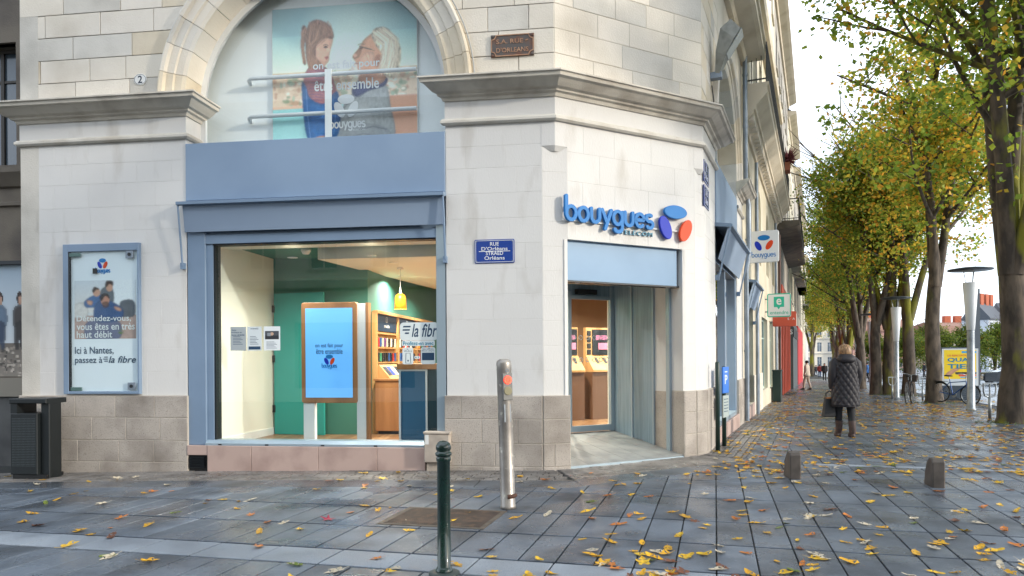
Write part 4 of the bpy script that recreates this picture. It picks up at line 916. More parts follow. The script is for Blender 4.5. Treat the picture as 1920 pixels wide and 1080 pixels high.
# ------------------------------------------------------------------ poster case on the left wall
pcs = thing('poster_case', 'tall blue framed poster case on the white wall above the litter bin', 'poster', FL.P(-6.66, .05, 1.0))
for a, b_, c, d_ in ((-7.275, -7.19, 1.01, 3.215), (-6.09, -6.06, 1.01, 3.215), (-7.19, -6.09, 3.105, 3.215), (-7.19, -6.09, 1.01, 1.05)): MB(FL).rbox(a, b_, .0, .055, c, d_, .004).build('frame', M_blue2, pcs)
MB(FL).box(-7.19, -6.09, .0, .02, 1.05, 3.105).build('sheet', mat('poster_sheet', 'e9eef4', .6), pcs); MB(FL).box(-7.19, -7.165, .02, .05, 1.05, 3.105).build('frame', M_dark, pcs)
MB(FL).box(-7.165, -6.092, .04, .045, 1.05, 3.105).build('pane', glass_mat('case_glass', refl=.25), pcs)
for (a, z) in ((-6.27, 2.99), (-6.25, 1.07)):
    cl = MB(FL).rbox(a, a + .12, .045, .055, z, z + .11, .003).build('clip', M_zinc, pcs); MB(FL).cyl(a + .06, z + .055, .025, .055, .062, 12).build('lock', M_dark, cl)
for (a, z) in ((-7.17, 3.03), (-7.16, 1.055)): MB(FL).rbox(a, a + .18, .045, .055, z, z + .055, .003).build('clip', mat('green_grey_clip', '4d6a66', .5), pcs)
pt = Paint(110, 118, 'cfd0d2'); Q = lambda x, y: ((x - 70) / 436, (y - 275) / 460); QP = lambda l: [Q(*p) for p in l]
pt.grad(0, 0, 1, .55, 'c8cdd4', 'd9d3cf'); pt.rect(.6, 0, .98, .5, 'dfe3e8'); pt.poly(QP([(60, 540), (170, 550), (300, 560), (510, 550), (510, 740), (60, 740)]), 'a98f86'); pt.poly(QP([(60, 470), (150, 450), (160, 560), (60, 560)]), 'c9c3bf'); pt.poly(QP([(395, 450), (470, 430), (500, 470), (490, 560), (400, 560)]), '55585f')
pt.poly(QP([(260, 350), (310, 320), (345, 350), (350, 440), (300, 460), (255, 420)]), '5d6268'); pt.ell(*Q(320, 330), .055, .075, 'c0937d'); pt.poly(QP([(288, 320), (300, 280), (345, 285), (345, 320), (320, 305), (300, 330)]), '3c2a24')
pt.poly(QP([(140, 440), (210, 390), (270, 400), (260, 470), (160, 490)]), '3f5f8c'); pt.ell(*Q(228, 368), .06, .075, 'c4957d'); pt.poly(QP([(198, 350), (215, 325), (250, 345), (225, 350), (205, 375)]), '3a2820')
pt.poly(QP([(205, 520), (240, 440), (330, 440), (410, 500), (415, 560), (370, 600), (230, 600)]), '36507a'); pt.ell(*Q(288, 430), .07, .10, 'b98570'); pt.poly(QP([(250, 410), (270, 380), (310, 385), (318, 420), (290, 400), (262, 440)]), '2b211f'); pt.poly(QP([(268, 450), (310, 445), (312, 485), (275, 490)]), '4b332b', al=.8)
pt.poly(QP([(160, 430), (200, 440), (190, 470), (165, 460)]), 'c4957d'); pt.poly(QP([(355, 480), (400, 500), (395, 520), (360, 505)]), 'c4957d'); pt.poly(QP([(160, 600), (330, 590), (400, 620), (380, 740), (160, 740)]), '45597e', al=.8)
for k in range(9): pt.poly(QP([(392, 700), (360 + k * 11, 650 + abs(k - 4) * 6), (398, 700)]), '62774a', False)
pt.soften(); pt.grain(.04); pt.lift(1.12); pt.sheet(FL, -7.115, -6.13, 1.82, 2.68, .0215, 'photo', pcs)
mb = MB(FL)
for k, (t_, w) in enumerate((('Détendez-vous,', .87), ('vous êtes en très', .93), ('haut débit', .57))): text(mb, t_, -7.08, -7.08 + w, 2.065 - k * .115, 2.165 - k * .115, .024, off=.012)
mb.build('lettering', M_white, pcs)
mb = MB(FL); text(mb, 'Ici à Nantes,', -7.11, -6.49, 1.585, 1.705, .024, off=.008); text(mb, 'passez à', -7.11, -6.67, 1.435, 1.555, .024, off=.008); text(mb, 'la fibre', -6.57, -6.135, 1.465, 1.565, .024, off=.01, shear=.28)
for k in range(3): mb.box(-6.64 - .015 * (k == 1), -6.585, .0215, .024, 1.485 + k * .03, 1.498 + k * .03)
mb.build('lettering', M_navy, pcs)
logo3(FL, pcs, -6.66, 2.93, .155, .0215, .0235); bouygues(MB(FL), -6.77, -6.54, 2.795, .04, .012, .0215, .0235).build('lettering', M_lblue, pcs); MB(FL).box(-6.80, -6.725, .0455, .0465, 2.775, 2.855).build('black_sticker', M_black, pcs)
# ------------------------------------------------------------------ shop sign over the door
sg = thing('shop_sign', 'raised blue bouygues TELECOM lettering with three coloured ellipses above the door', 'sign', FC.P(1.2, .05, 3.25))
MB(FC).box(.10, 2.2, .012, .028, 3.365, 3.385).build('rail', M_whitem, sg)
bouygues(MB(FC), .135, 1.635, 3.372, .185, .050, .03, .075).build('lettering', M_lblue, sg)
text(MB(FC), 'TELECOM', 1.07, 1.66, 3.255, 3.315, .008, .03, sp=1.2).build('lettering', M_teal, sg)
for (du, dz, rx, rz, rot, mm) in ((2.065, 3.645, .22, .10, 0, M_lblue), (1.872, 3.40, .10, .178, R(24), M_lnavy), (2.262, 3.385, .10, .178, R(-28), M_lred)):
    MB(FC).ell(du, dz, rx, rz, rot, .04, .08, 36, .005).build('ellipse', mm, sg)
# street name plates
def street_plate(fr, u0, u1, z0, z1, lines, label, sep=True):
    p = thing('street_sign', label, 'street sign', fr.P((u0 + u1) / 2, .01, z0))
    MB(fr).prism(rrect(u0, u1, z0, z1, .018), .0, .012, .002).build('plate', M_signblue, p)
    mb = MB(fr); i = .016
    for pts in ([(u0 + i, z0 + i), (u1 - i, z0 + i), (u1 - i, z1 - i), (u0 + i, z1 - i), (u0 + i, z0 + i)],): 
        for k in range(4): mb.ribbon([pts[k], pts[k + 1]], .006, .0125, .0135)
    if sep: mb.box(u0 + .06, u1 - .06, .012, .0135, (z0 + z1) / 2 - .004, (z0 + z1) / 2 + .004)
    hgt = (z1 - z0 - .07) / len(lines)
    for k, t_ in enumerate(lines):
        w = min(u1 - u0 - .07, .040 * len(t_) * (u1 - u0) / .55); c_ = (u0 + u1) / 2; zt = z1 - .038 - k * hgt
        text(mb, t_, c_ - w / 2, c_ + w / 2, zt - hgt * .78, zt, .0135, off=.01)
    mb.build('lettering', M_white, p)
    for du, dz in ((.03, .03), (-.03, .03), (.03, -.03), (-.03, -.03)): MB(fr).cyl((u0 if du > 0 else u1) + du, (z0 if dz > 0 else z1) + dz, .007, .012, .017, 8).build('screw', M_zinc, p)
street_plate(FL, -1.11, -.56, 2.795, 3.12, ["RUE", "D'Orléans", "STRAED", "Orléans"], "blue enamel street sign reading RUE D'Orléans on the white pier left of the door")
street_plate(FR, .10, .62, 4.22, 4.56, ["RUE", "D'Orléans"], 'upper of two blue street signs round the corner under the cornice', False)
street_plate(FR, .10, .62, 3.84, 4.17, ["STRAED", "Orléans"], 'lower of two blue street signs round the corner under the cornice', False)
pq = thing('cast_plaque', "old dark cast iron plaque lettered RUE D'ORLEANS on the upper stone wall", 'plaque', FL.P(-.57, .01, 5.6))
M_cast = mat('cast_iron', '57524f', .6, metal=.3, col2='6b4a3a', ns=9, lo=.5, hi=.7); M_castl = mat('worn_gilt', '9a7358', .6, col2='b58f70', ns=12)
MB(FL).rbox(-.865, -.275, .0, .022, 5.6, 5.9, .004).build('plate', M_cast, pq)
mb = MB(FL)
for k in range(4):
    c_ = [(-.865, 5.6), (-.275, 5.6), (-.275, 5.9), (-.865, 5.9)]; s_ = [(1, 1), (-1, 1), (-1, -1), (1, -1)]
    (x0, z0), (sx, sz) = c_[k], s_[k]; q, (tx_, tz_) = c_[(k + 1) % 4], s_[(k + 1) % 4]; b_ = .062
    mb.ribbon([(x0 + sx * (.008 + b_ * math.cos(R(t))), z0 + sz * (.008 + b_ * math.sin(R(t)))) for t in (0, 22, 45, 67, 90)], .012, .022, .029)
    e0 = (x0 + sx * ((.07) if k % 2 == 0 else .010), z0 + sz * (.010 if k % 2 == 0 else .07)); e1 = (q[0] + tx_ * (.07 if k % 2 == 0 else .010), q[1] + tz_ * (.010 if k % 2 == 0 else .07))
    mb.ribbon([e0, e1], .012, .022, .0295)
mb.build('border', M_castl, pq)
mb = MB(FL); text(mb, 'S.A. RUE', -.79, -.42, 5.775, 5.835, .022, .028, off=.01); text(mb, "D'ORLEANS", -.79, -.35, 5.655, 5.72, .022, .028, off=.01); mb.ribbon([(-.385, 5.805), (-.36, 5.815)], .016, .022, .028); mb.build('lettering', M_castl, pq)
for x, z in ((-.842, 5.622), (-.298, 5.622), (-.298, 5.878), (-.842, 5.878)): MB(FL).cyl(x, z, .018, .022, .036, 12, .004).build('boss', M_cast, pq)
hn = thing('house_number', 'oval white enamel house number 2 on the limestone wall', 'number plate', FL.P(-6.05, .01, 5.51))
MB(FL).ell(-6.05, 5.60, .10, .085, 0, .0, .012, 28, .003).build('plate', mat('enamel_white', 'cfd0ce', .3), hn); mb = MB(FL); text(mb, '2', -6.085, -6.015, 5.545, 5.655, .0135, off=.02); mb.ribbon(arc(-6.05, 5.60, .088, .073, 0, 360, 28), .005, .012, .0132); mb.build('numeral', mat('numeral_navy', '27303f', .5), hn)
# floodlight on the right facade
fd = thing('wall_floodlight', 'grey floodlight on an arm high on the right facade', 'lamp', FR.P(1.0, .1, 6.1))
MB(FR).box(.94, 1.08, .0, .18, 6.10, 6.20).build('bracket', M_zinc, fd)
hp = [[(u, d_, z) for u, d_, z in ((1 - w, d0, z0), (1 + w, d0, z0), (1 + w, d1, z1), (1 - w, d1, z1))] for w, d0, z0, d1, z1 in ((.06, .08, 6.18, .15, 6.16), (.13, .10, 6.50, .26, 6.42), (.17, .18, 6.85, .40, 6.66), (.16, .34, 6.98, .50, 6.80))]
MB(FR).loft(hp, smooth=False).build('housing', mat('lamp_grey', '8f9089', .5, metal=.2, col2='7c7d76', ns=8), fd)
MB(FR).add([(.85, .275, 6.43), (1.15, .275, 6.43), (1.18, .515, 6.80), (.82, .515, 6.80), (.85, .265, 6.435), (1.15, .265, 6.435), (1.18, .505, 6.805), (.82, .505, 6.805)], [(0, 1, 2, 3), (7, 6, 5, 4), (0, 4, 5, 1), (2, 6, 7, 3)]).build('lens', mat('lamp_lens', 'b9bfc2', .15), fd)
MB(FR).tube([(1.0, .02, 6.0), (1.0, .05, 5.75), (1.02, .03, 5.6), (1.0, .02, 5.55)], .01, 6).build('cable', M_black, fd)
# hanging signs on the right facade
def hang_sign(u, d0, d1, z0, z1, label, m, edge=None, name='hanging_sign'):
    fr = Frame(FR.P(u, 0, 0)[:2], (FR.n.x, FR.n.y)); t_ = thing(name, label, 'sign', FR.P(u, (d0 + d1) / 2, z0))
    MB(fr).prism(rrect(d0, d1, z0, z1, .05), -.10, .0, .006).build('panel', m, t_)
    MB(fr).box(.0, d0 + .05, -.07, -.03, z1 - .2, z1 - .16).build('bracket', M_zinc, t_); MB(fr).box(.0, d0 + .05, -.07, -.03, z0 + .16, z0 + .2).build('bracket', M_zinc, t_)
    if edge: 
        mb = MB(fr); P = rrect(d0 + .015, d1 - .015, z0 + .015, z1 - .015, .05); mb.ribbon(P + [P[0]], .03, .0, .003); mb.build('edge', edge, t_)
    return fr, t_
fr, t_ = hang_sign(7.0, .08, .77, 3.77, 4.53, 'white square hanging sign with bouygues logo on the right facade', M_white)
for (x, z, rx, rz, rot, mm) in ((.43, 4.36, .14, .065, 0, M_lblue), (.30, 4.17, .065, .125, R(28), M_lnavy), (.555, 4.18, .065, .125, R(-32), M_lred)): MB(fr).ell(x, z, rx, rz, rot, .0, .003).build('logo_ellipse', mm, t_)
bouygues(MB(fr), .155, .70, 3.90, .075, .014, .0, .003).build('lettering', M_lblue, t_)
M_ent = mat('mint', '25b79a', .4)
fr, t_ = hang_sign(14.0, .07, .81, 2.80, 3.58, 'white and mint hanging sign reading entendre', M_white, M_ent)
mb = MB(fr); mb.prism([(.28, 3.13), (.38, 3.13), (.43, 3.05), (.48, 3.13), (.60, 3.13), (.60, 3.47), (.28, 3.47)], .0, .004); mb.build('bubble', M_ent, t_)
text(MB(fr), 'e', .36, .52, 3.20, 3.41, .0055, off=.02).build('lettering', M_white, t_); text(MB(fr), 'entendre', .16, .73, 2.89, 3.01, .004, off=.005).build('lettering', M_ent, t_)
M_salm = mat('salmon_red', 'c8553c', .55)
fr, t_ = hang_sign(17.5, .05, .88, 2.62, 3.18, 'flat salmon red hanging sign beyond the entendre sign', M_salm, name='hanging_sign'); text(MB(fr), 'S · A', .58, .84, 2.86, 2.94, .002).build('lettering', M_white, t_)
# utility box at the right foot of the window
ub = thing('utility_box', 'small beige electrical box at the foot of the shop window', 'utility box', FL.P(-1.62, .1, -.05))
M_ubx = mat('beige_box', 'b5a99b', .6, col2='a0958a', ns=6); MB(FL).box(-1.78, -1.47, .0, .10, -.1, .08).build('foot', M_ubx, ub); MB(FL).rbox(-1.80, -1.45, .0, .16, .08, .47, .012).build('body', M_ubx, ub); MB(FL).rbox(-1.81, -1.44, .0, .17, .47, .50, .006).build('lid', M_ubx, ub); MB(FL).cyl(-1.50, .10, .012, .16, .175, 10).build('screw', M_zinc, ub)
MB(FL).box(-1.785, -1.735, .1601, .1612, .33, .46).build('label_sticker', M_whitem, ub)
# ------------------------------------------------------------------ buildings further along the street
def wall_holes(fr, u0, u1, d0, d1, z0, z1, holes):
    us = sorted({u0, u1, *[x for h in holes for x in h[:2] if u0 < x < u1]}); zs = sorted({z0, z1, *[x for h in holes for x in h[2:4] if z0 < x < z1]}); mb = MB(fr)
    for i in range(len(us) - 1):
        run = None
        for j in range(len(zs) - 1):
            cu, cz_ = (us[i] + us[i + 1]) / 2, (zs[j] + zs[j + 1]) / 2
            solid = not any(h[0] < cu < h[1] and h[2] < cz_ < h[3] for h in holes)
            if solid and run is None: run = zs[j]
            if not solid and run is not None: mb.box(us[i], us[i + 1], d0, d1, run, zs[j]); run = None
        if run is not None: mb.box(us[i], us[i + 1], d0, d1, run, zs[-1])
    return mb
M_wpane = mat('window_dark_glass', '46525c', 0.12, spec=.8); M_wframe = mat('window_frame_white', 'd6d6d2', .5)
def window(fr, parent, a, b_, z0, z1, d, frame=M_wframe, pane=M_wpane, sill=True, bars=True):
    w = MB(fr); t_ = .06
    w.box(a, a + t_, d - .06, d, z0, z1); w.box(b_ - t_, b_, d - .06, d, z0, z1); w.box(a + t_, b_ - t_, d - .06, d, z0, z0 + t_); w.box(a + t_, b_ - t_, d - .06, d, z1 - t_, z1)
    if bars: w.box((a + b_) / 2 - .03, (a + b_) / 2 + .03, d - .055, d + .004, z0 + t_, z1 - t_); w.box(a + t_, b_ - t_, d - .052, d - .006, z0 + (z1 - z0) * .72, z0 + (z1 - z0) * .72 + .04)
    o = w.build('window', frame, parent); MB(fr).box(a + t_, b_ - t_, d - .04, d - .03, z0 + t_, z1 - t_).build('pane', pane, o)
    if sill: MB(fr).box(a - .06, b_ + .06, d - .02, .07, z0 - .09, z0 - .002).build('sill', M_corn, o)
    return o
def railing(fr, parent, u0, u1, d, z, h=.95, step=.13, ends=True):
    r = MB(fr); r.box(u0, u1, d - .02, d + .02, z + h - .04, z + h); r.box(u0, u1, d - .015, d + .015, z + .08, z + .11); r.box(u0, u1, d - .012, d + .012, z + h - .16, z + h - .14)
    u = u0
    while u <= u1: r.box(u - .009, u + .009, d - .009, d + .009, z, z + h - .04); u += step
    if ends:
        for e in (u0, u1):
            r.box(e - .015, e + .015, .02, d, z + h - .04, z + h); r.box(e - .012, e + .012, .02, d, z + .08, z + .11)
            for k in range(1, 5): r.box(e - .008, e + .008, d * k / 5 - .008, d * k / 5 + .008, z, z + h)
    r.build('railing', M_iron, parent)
M_cream2 = mat('cream_render', 'd6cdb8', .8, col2='c2b79d', ns=.7, lo=.4, hi=.7, bump=.3, bs=40)
M_grey3 = mat('grey_render', 'a9a296', .8, col2='8a8378', ns=.7, bump=.3, bs=40)
def building(name, label, u0, u1, H, m, floors, wstep=2.3, ww=1.05, ground=None, balcony=None, shop=None, holes=(), depth=9):
    fr = FR; base = FR.P((u0 + u1) / 2, -depth / 2, 0); t_ = thing(name, label, 'building', (base[0], base[1], gz(*FR.P(u0, 0, 0)[:2])))
    hs = list(holes); wins = []
    for (z0, z1) in floors:
        n = max(1, int((u1 - u0 - .6) / wstep)); off = ((u1 - u0) - n * wstep) / 2
        for i in range(n): a = u0 + off + i * wstep + (wstep - ww) / 2; wins.append((a, a + ww, z0, z1)); hs.append((a, a + ww, z0, z1))
    wall_holes(fr, u0 + .01, u1 - .01, -.35, 0, -3, H, hs).build('wall', m, t_)
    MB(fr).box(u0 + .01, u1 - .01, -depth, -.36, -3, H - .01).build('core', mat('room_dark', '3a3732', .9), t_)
    for w in wins: window(fr, t_, *w, -.16)
    MB(fr).sweep([(-.3, H), (.08, H), (.12, H + .12), (.40, H + .22), (.52, H + .28), (.52, H + .42), (-.3, H + .5)], u0, u1).build('eaves_cornice', M_limeo, t_)
    MB(fr).sweep([(.3, H + .42), (-3, H + 3.0), (-6, H + 3.2), (-9, H + .42)], u0 + .05, u1 - .05).build('roof', MATS['slate_roof'], t_)
    return t_
# 2: cream house with long balcony
ar = [(7.9, .72), (11.7, .72), (15.5, .72), (19.0, .72)]
hs2 = [(6.62, 9.2, .25, 3.05), (10.1, 11.2, .1, 2.9), (12.4, 15.2, .4, 2.75), (16.4, 18.9, .3, 2.8)] + [(c - r, c + r, 4.3, 6.5) for c, r in ar]
b2 = building('town_house', 'cream stone house with a long bracketed balcony beyond the corner shop', 6.3, 21.2, 17.6, M_cream2, [(8.35, 10.7), (12.0, 14.2), (15.2, 16.8)], holes=hs2)
for c, r in ar:
    for sgn in (-1, 1):
        P = [(c + sgn * r, 5.78)] + [(c + sgn * r * math.cos(a), 5.78 + r * math.sin(a)) for a in np.linspace(0, math.pi / 2, 8)] + [(c, 6.5), (c + sgn * r, 6.5)]
        MB(FR).prism(P[1:] if sgn > 0 else P[1:][::-1], -.35, -.001).build('arch_spandrel', M_cream2, b2)
    MB(FR).box(c - r, c + r, -.34, -.22, 4.3, 6.5).build('blind_panel', M_cream, b2)
BAL = [(-.05, 7.0), (.06, 7.0), (.08, 7.08), (.24, 7.22), (.26, 7.30), (.30, 7.31), (.31, 7.40), (.52, 7.62), (.56, 7.66), (.56, 7.84), (.60, 7.86), (.60, 7.92), (-.05, 7.92)]
MB(FR).sweep(BAL, 6.45, 21.0).build('balcony', M_limeo, b2); railing(FR, b2, 6.5, 20.9, .54, 7.92)
for i in range(34): MB(FR).box(6.6 + i * .42, 6.8 + i * .42, .07, .25, 7.10, 7.24).build('dentil', M_lime, b2)
MB(FR).sweep([(-.05, 11.3), (.3, 11.34), (.34, 11.5), (-.05, 11.55)], 6.4, 21.1).build('string_course', M_limeo, b2)
awning(FR, 6.65, 9.15, 3.35, b2, drop=.62, proj=.26)
w_ = window(FR, b2, 6.62, 9.2, .25, 3.05, -.12, M_blue2, M_glass, sill=False); MB(FR).box(6.62, 9.2, -.3, -.2, .25, 3.05).build('shop_back', mat('shop_teal_dark', '3a6d6c', .6), b2)
window(FR, b2, 10.1, 11.2, .1, 2.9, -.14, M_wframe, M_wpane, sill=False); window(FR, b2, 12.4, 15.2, .4, 2.75, -.12, mat('pale_green_frame', 'b9cfc8', .5), M_wpane, sill=False); window(FR, b2, 16.4, 18.9, .3, 2.8, -.12, mat('pale_green_frame', 'b9cfc8', .5), M_wpane, sill=False)
courses(b2, FR, 6.3, 6.62, PL, (.4, .6), -.3, .03, M_gran, M_mort, .006, .006, wname='plinth'); courses(b2, FR, 9.2, 10.1, PL, (.5, .8), -.3, .03, M_lime, M_mort, .006, .006, wname='plinth'); courses(b2, FR, 11.2, 12.4, PL, (.5, .8), -.3, .03, M_lime, M_mort, .006, .006, wname='plinth')
MB(FR).rbox(6.63, 9.19, -.3, .04, -.8, .24, .006).build('stall_riser', M_pink, b2)
for u in (9.75, 19.6): MB(FR).tube([(u, .07, z) for z in (6.9, 3, -.4)], .05, 8).build('downpipe', M_zinc, b2)
# 3..7
b3 = building('town_house', 'dark balconied house above the salmon red shopfront', 21.2, 36, 16.8, M_grey3, [(8.0, 10.4), (11.4, 13.4), (14.3, 15.9)], holes=[(23.5, 35.5, -.2, 4.2)])
MB(FR).sweep([(0, 6.9), (.85, 7.05), (.95, 7.1), (.95, 7.3), (0, 7.3)], 21.4, 35.8).build('balcony', mat('dark_balcony_stone', '6f675c', .85, col2='55504a', ns=2), b3); railing(FR, b3, 21.5, 35.7, .9, 7.3)  # whole balcony slab in a darker stone colour
for i in range(7): MB(FR).box(23.3 + i * 1.9, 23.65 + i * 1.9, -.05, .10, -.9, 4.3).build('pilaster', M_salm, b3)
MB(FR).box(23.2, 35.6, -.1, .16, 4.2, 4.75).build('shop_fascia', M_salm, b3); MB(FR).box(23.5, 35.5, -.3, -.15, -.2, 4.2).build('shop_glass', M_wpane, b3)
MB(FR).tube([(22.0, .1, z) for z in (6.8, 3, -.6)], .06, 8).build('downpipe', mat('brown_pipe', '5b4038', .6), b3)
b4 = building('town_house', 'stone house with a grey shopfront and tall brick chimney', 36, 47, 16.2, M_cream2, [(5.2, 7.2), (8.3, 10.5), (11.6, 13.6), (14.4, 15.6)], holes=[])
MB(FR).box(36.3, 46.7, .0, .22, -1.2, 3.6).build('shopfront', mat('dark_grey_paint', '4b5152', .5), b4); MB(FR).box(36.3, 46.7, .22, .26, 2.7, 3.3).build('shop_fascia', M_black, b4); text(MB(Frame(FR.P(36.28, 0, 0)[:2], (FR.n.x, FR.n.y))), 's', .03, .2, 2.85, 3.15, .005).build('lettering', M_white, b4)
ch = MB(FR).box(37.5, 39.5, -2.2, -.6, 16.4, 20.3).build('chimney', mat('brick_red', 'b5603f', .8, col2='9a4f35', ns=8), b4); railing(FR, b4, 36.5, 46.5, .5, 7.6)
MB(FR).box(36.4, 46.6, 0, .6, 7.45, 7.6).build('balcony', M_grey3, b4)
b5 = building('town_house', 'house with a bright red shopfront farther down the street', 47, 66, 15.4, M_grey3, [(5.2, 7.2), (8.3, 10.5), (11.6, 13.6)])
MB(FR).box(47.3, 65.7, .0, .25, -1.6, 3.8).build('shopfront', mat('shop_red', 'c01f24', .5), b5); MB(FR).box(47.3, 65, 0, .7, 7.5, 7.7).build('balcony', M_grey3, b5); railing(FR, b5, 47.4, 65, .65, 7.7)
b6 = building('town_house', 'pale house near the far end of the street', 66, 95, 16.5, M_cream2, [(4.8, 7.2), (8.3, 10.5), (11.6, 13.6)], wstep=2.8); b7 = building('town_house', 'farthest pale house closing the left side of the street', 95, 135, 15, M_limeg, [(4.8, 7.2), (8.3, 10.5)], wstep=3.2)
for bb, u in ((b5, 56), (b6, 80)): MB(FR).box(u, u + 9, 0, .7, 7.5, 7.7).build('balcony', M_grey3, bb); railing(FR, bb, u, u + 9, .65, 7.7, step=.2)
# flower pots on the long balcony
M_flow = mat('heather', '7a3b3f', .8, col2='5c2a30', ns=30)
fp = thing('balcony_plant', 'dark red bushy plant hanging over the balcony rail', 'plant', FR.P(17, .6, 8.5)); mb = MB(FR)
for k in range(130):
    a, b_ = random.uniform(0, 2 * math.pi), random.uniform(-.6, 1.2); r_ = random.uniform(.3, .62)
    mb.tube([(17, .65, 8.75), (17 + r_ * math.cos(a) * math.cos(b_), .65 + r_ * .75 * math.sin(a) * math.cos(b_), 8.75 + r_ * math.sin(b_))], [.03, .006], 4, caps=False)
mb.build('foliage', M_flow, fp); MB(FR).box(16.7, 17.3, .50, .72, 8.3, 8.6).build('pot', mat('terracotta', '9a5a40', .7), fp)
# neighbour on the left, set back and in shade
FN = Frame(FL.P(0, -1.0, 0)[:2], (FL.u.x, FL.u.y))
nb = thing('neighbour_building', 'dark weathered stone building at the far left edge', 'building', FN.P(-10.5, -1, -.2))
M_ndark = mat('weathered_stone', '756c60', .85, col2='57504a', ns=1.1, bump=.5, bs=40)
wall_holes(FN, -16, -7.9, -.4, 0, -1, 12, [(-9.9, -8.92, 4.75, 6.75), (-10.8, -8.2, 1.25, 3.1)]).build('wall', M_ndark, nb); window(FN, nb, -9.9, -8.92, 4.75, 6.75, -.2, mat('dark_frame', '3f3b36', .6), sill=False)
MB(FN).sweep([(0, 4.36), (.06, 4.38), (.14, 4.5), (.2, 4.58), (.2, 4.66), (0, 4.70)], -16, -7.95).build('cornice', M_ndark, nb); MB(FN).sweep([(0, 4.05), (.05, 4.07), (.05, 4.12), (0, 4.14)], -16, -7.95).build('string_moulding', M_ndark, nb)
for a, b_, c, d_ in ((-10.05, -9.92, 4.7, 6.9), (-8.92, -8.80, 4.7, 6.9), (-9.92, -8.92, 6.75, 6.9)): MB(FN).box(a, b_, -.1, .06, c, d_).build('surround', M_ndark, nb)
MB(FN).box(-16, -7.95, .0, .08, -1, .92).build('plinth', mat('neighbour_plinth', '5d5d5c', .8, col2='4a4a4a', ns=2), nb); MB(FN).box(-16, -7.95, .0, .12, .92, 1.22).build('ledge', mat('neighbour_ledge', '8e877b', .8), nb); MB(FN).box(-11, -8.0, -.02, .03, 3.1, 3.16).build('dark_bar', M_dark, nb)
np_ = thing('window_poster', 'wall poster of two standing figures above a cobbled ground at the left edge', 'poster', FN.P(-9.5, -.1, 1.25))
pt = Paint(120, 84, 'b9c6cf'); pt.grad(0, 0, 1, .72, '9fb2c1', 'cfd5d8'); pt.grad(0, .70, 1, 1, '6b6259', '8d8479')
for k in range(420): pt.ell(random.random(), .71 + .29 * random.random() ** .8, random.uniform(.006, .013), random.uniform(.006, .014), random.choice(['c3b7a8', '4e4741', '9a8f82', '756a5f']), soft=.5)
for x, c1, c2 in ((.56, '5b6f84', '2f3f57'), (.70, '3b3433', '2a2626')):
    pt.ell(x, .30, .022, .06, '33241f'); pt.ell(x + .004, .32, .014, .04, 'b48d78'); pt.poly([(x - .04, .38), (x + .04, .38), (x + .045, .55), (x - .045, .55)], c1); pt.poly([(x - .035, .53), (x + .035, .53), (x + .03, .74), (x + .005, .75), (x, .6), (x - .01, .75), (x - .035, .74)], c2)
pt.sheet(FN, -10.8, -8.2, 1.25, 3.1, -.05, 'print', np_); MB(FN).box(-10.8, -8.2, -.12, -.052, 1.25, 3.1).build('backing', M_whitem, np_)
# houses across the street, behind the camera: they show in the panes
FO = Frame((14, -11.5), (-.985, .17))
op = thing('opposite_building', 'stone house across the street reflected in the shop window', 'building', (-8, -12, -.5))
wins = [(u, u + 1.2, z, z + 2.2) for z in (5.2, 8.9) for u in (10.6, 13.2, 15.8, 18.4, 21, 23.6, 26.2, 28.8, 31.4)]
wall_holes(FO, 9.5, 36, -.4, 0, -1.5, 11.7, wins + [(10.5, 14, .3, 3), (16, 21, .3, 3), (23, 28, .3, 3)]).build('wall', M_lime, op); MB(FO).box(9.5, 36, -9, -.41, -1.5, 11.7).build('core', MATS['room_dark'], op)
for w in wins: window(FO, op, *w, -.15)
MB(FO).sweep([(0, 4.3), (.25, 4.4), (.3, 4.7), (0, 4.8)], 9.4, 36).build('cornice', M_corn, op); MB(FO).sweep([(0, 11.7), (.5, 11.9), (.5, 12.2), (0, 12.3)], 9.4, 36).build('eaves_cornice', M_corn, op)
MB(FO).box(15.5, 21.5, 0, .08, 3.1, 4.2).build('shop_fascia', mat('opposite_fascia', '35423c', .5), op); text(MB(FO), 'PRIEUR', 17.0, 19.6, 3.4, 3.95, .082, .10, off=.01).build('lettering', M_whitem, op)
for u in (15.7, 20.9): railing(FO, op, u, u + 1.4, .35, 8.9)
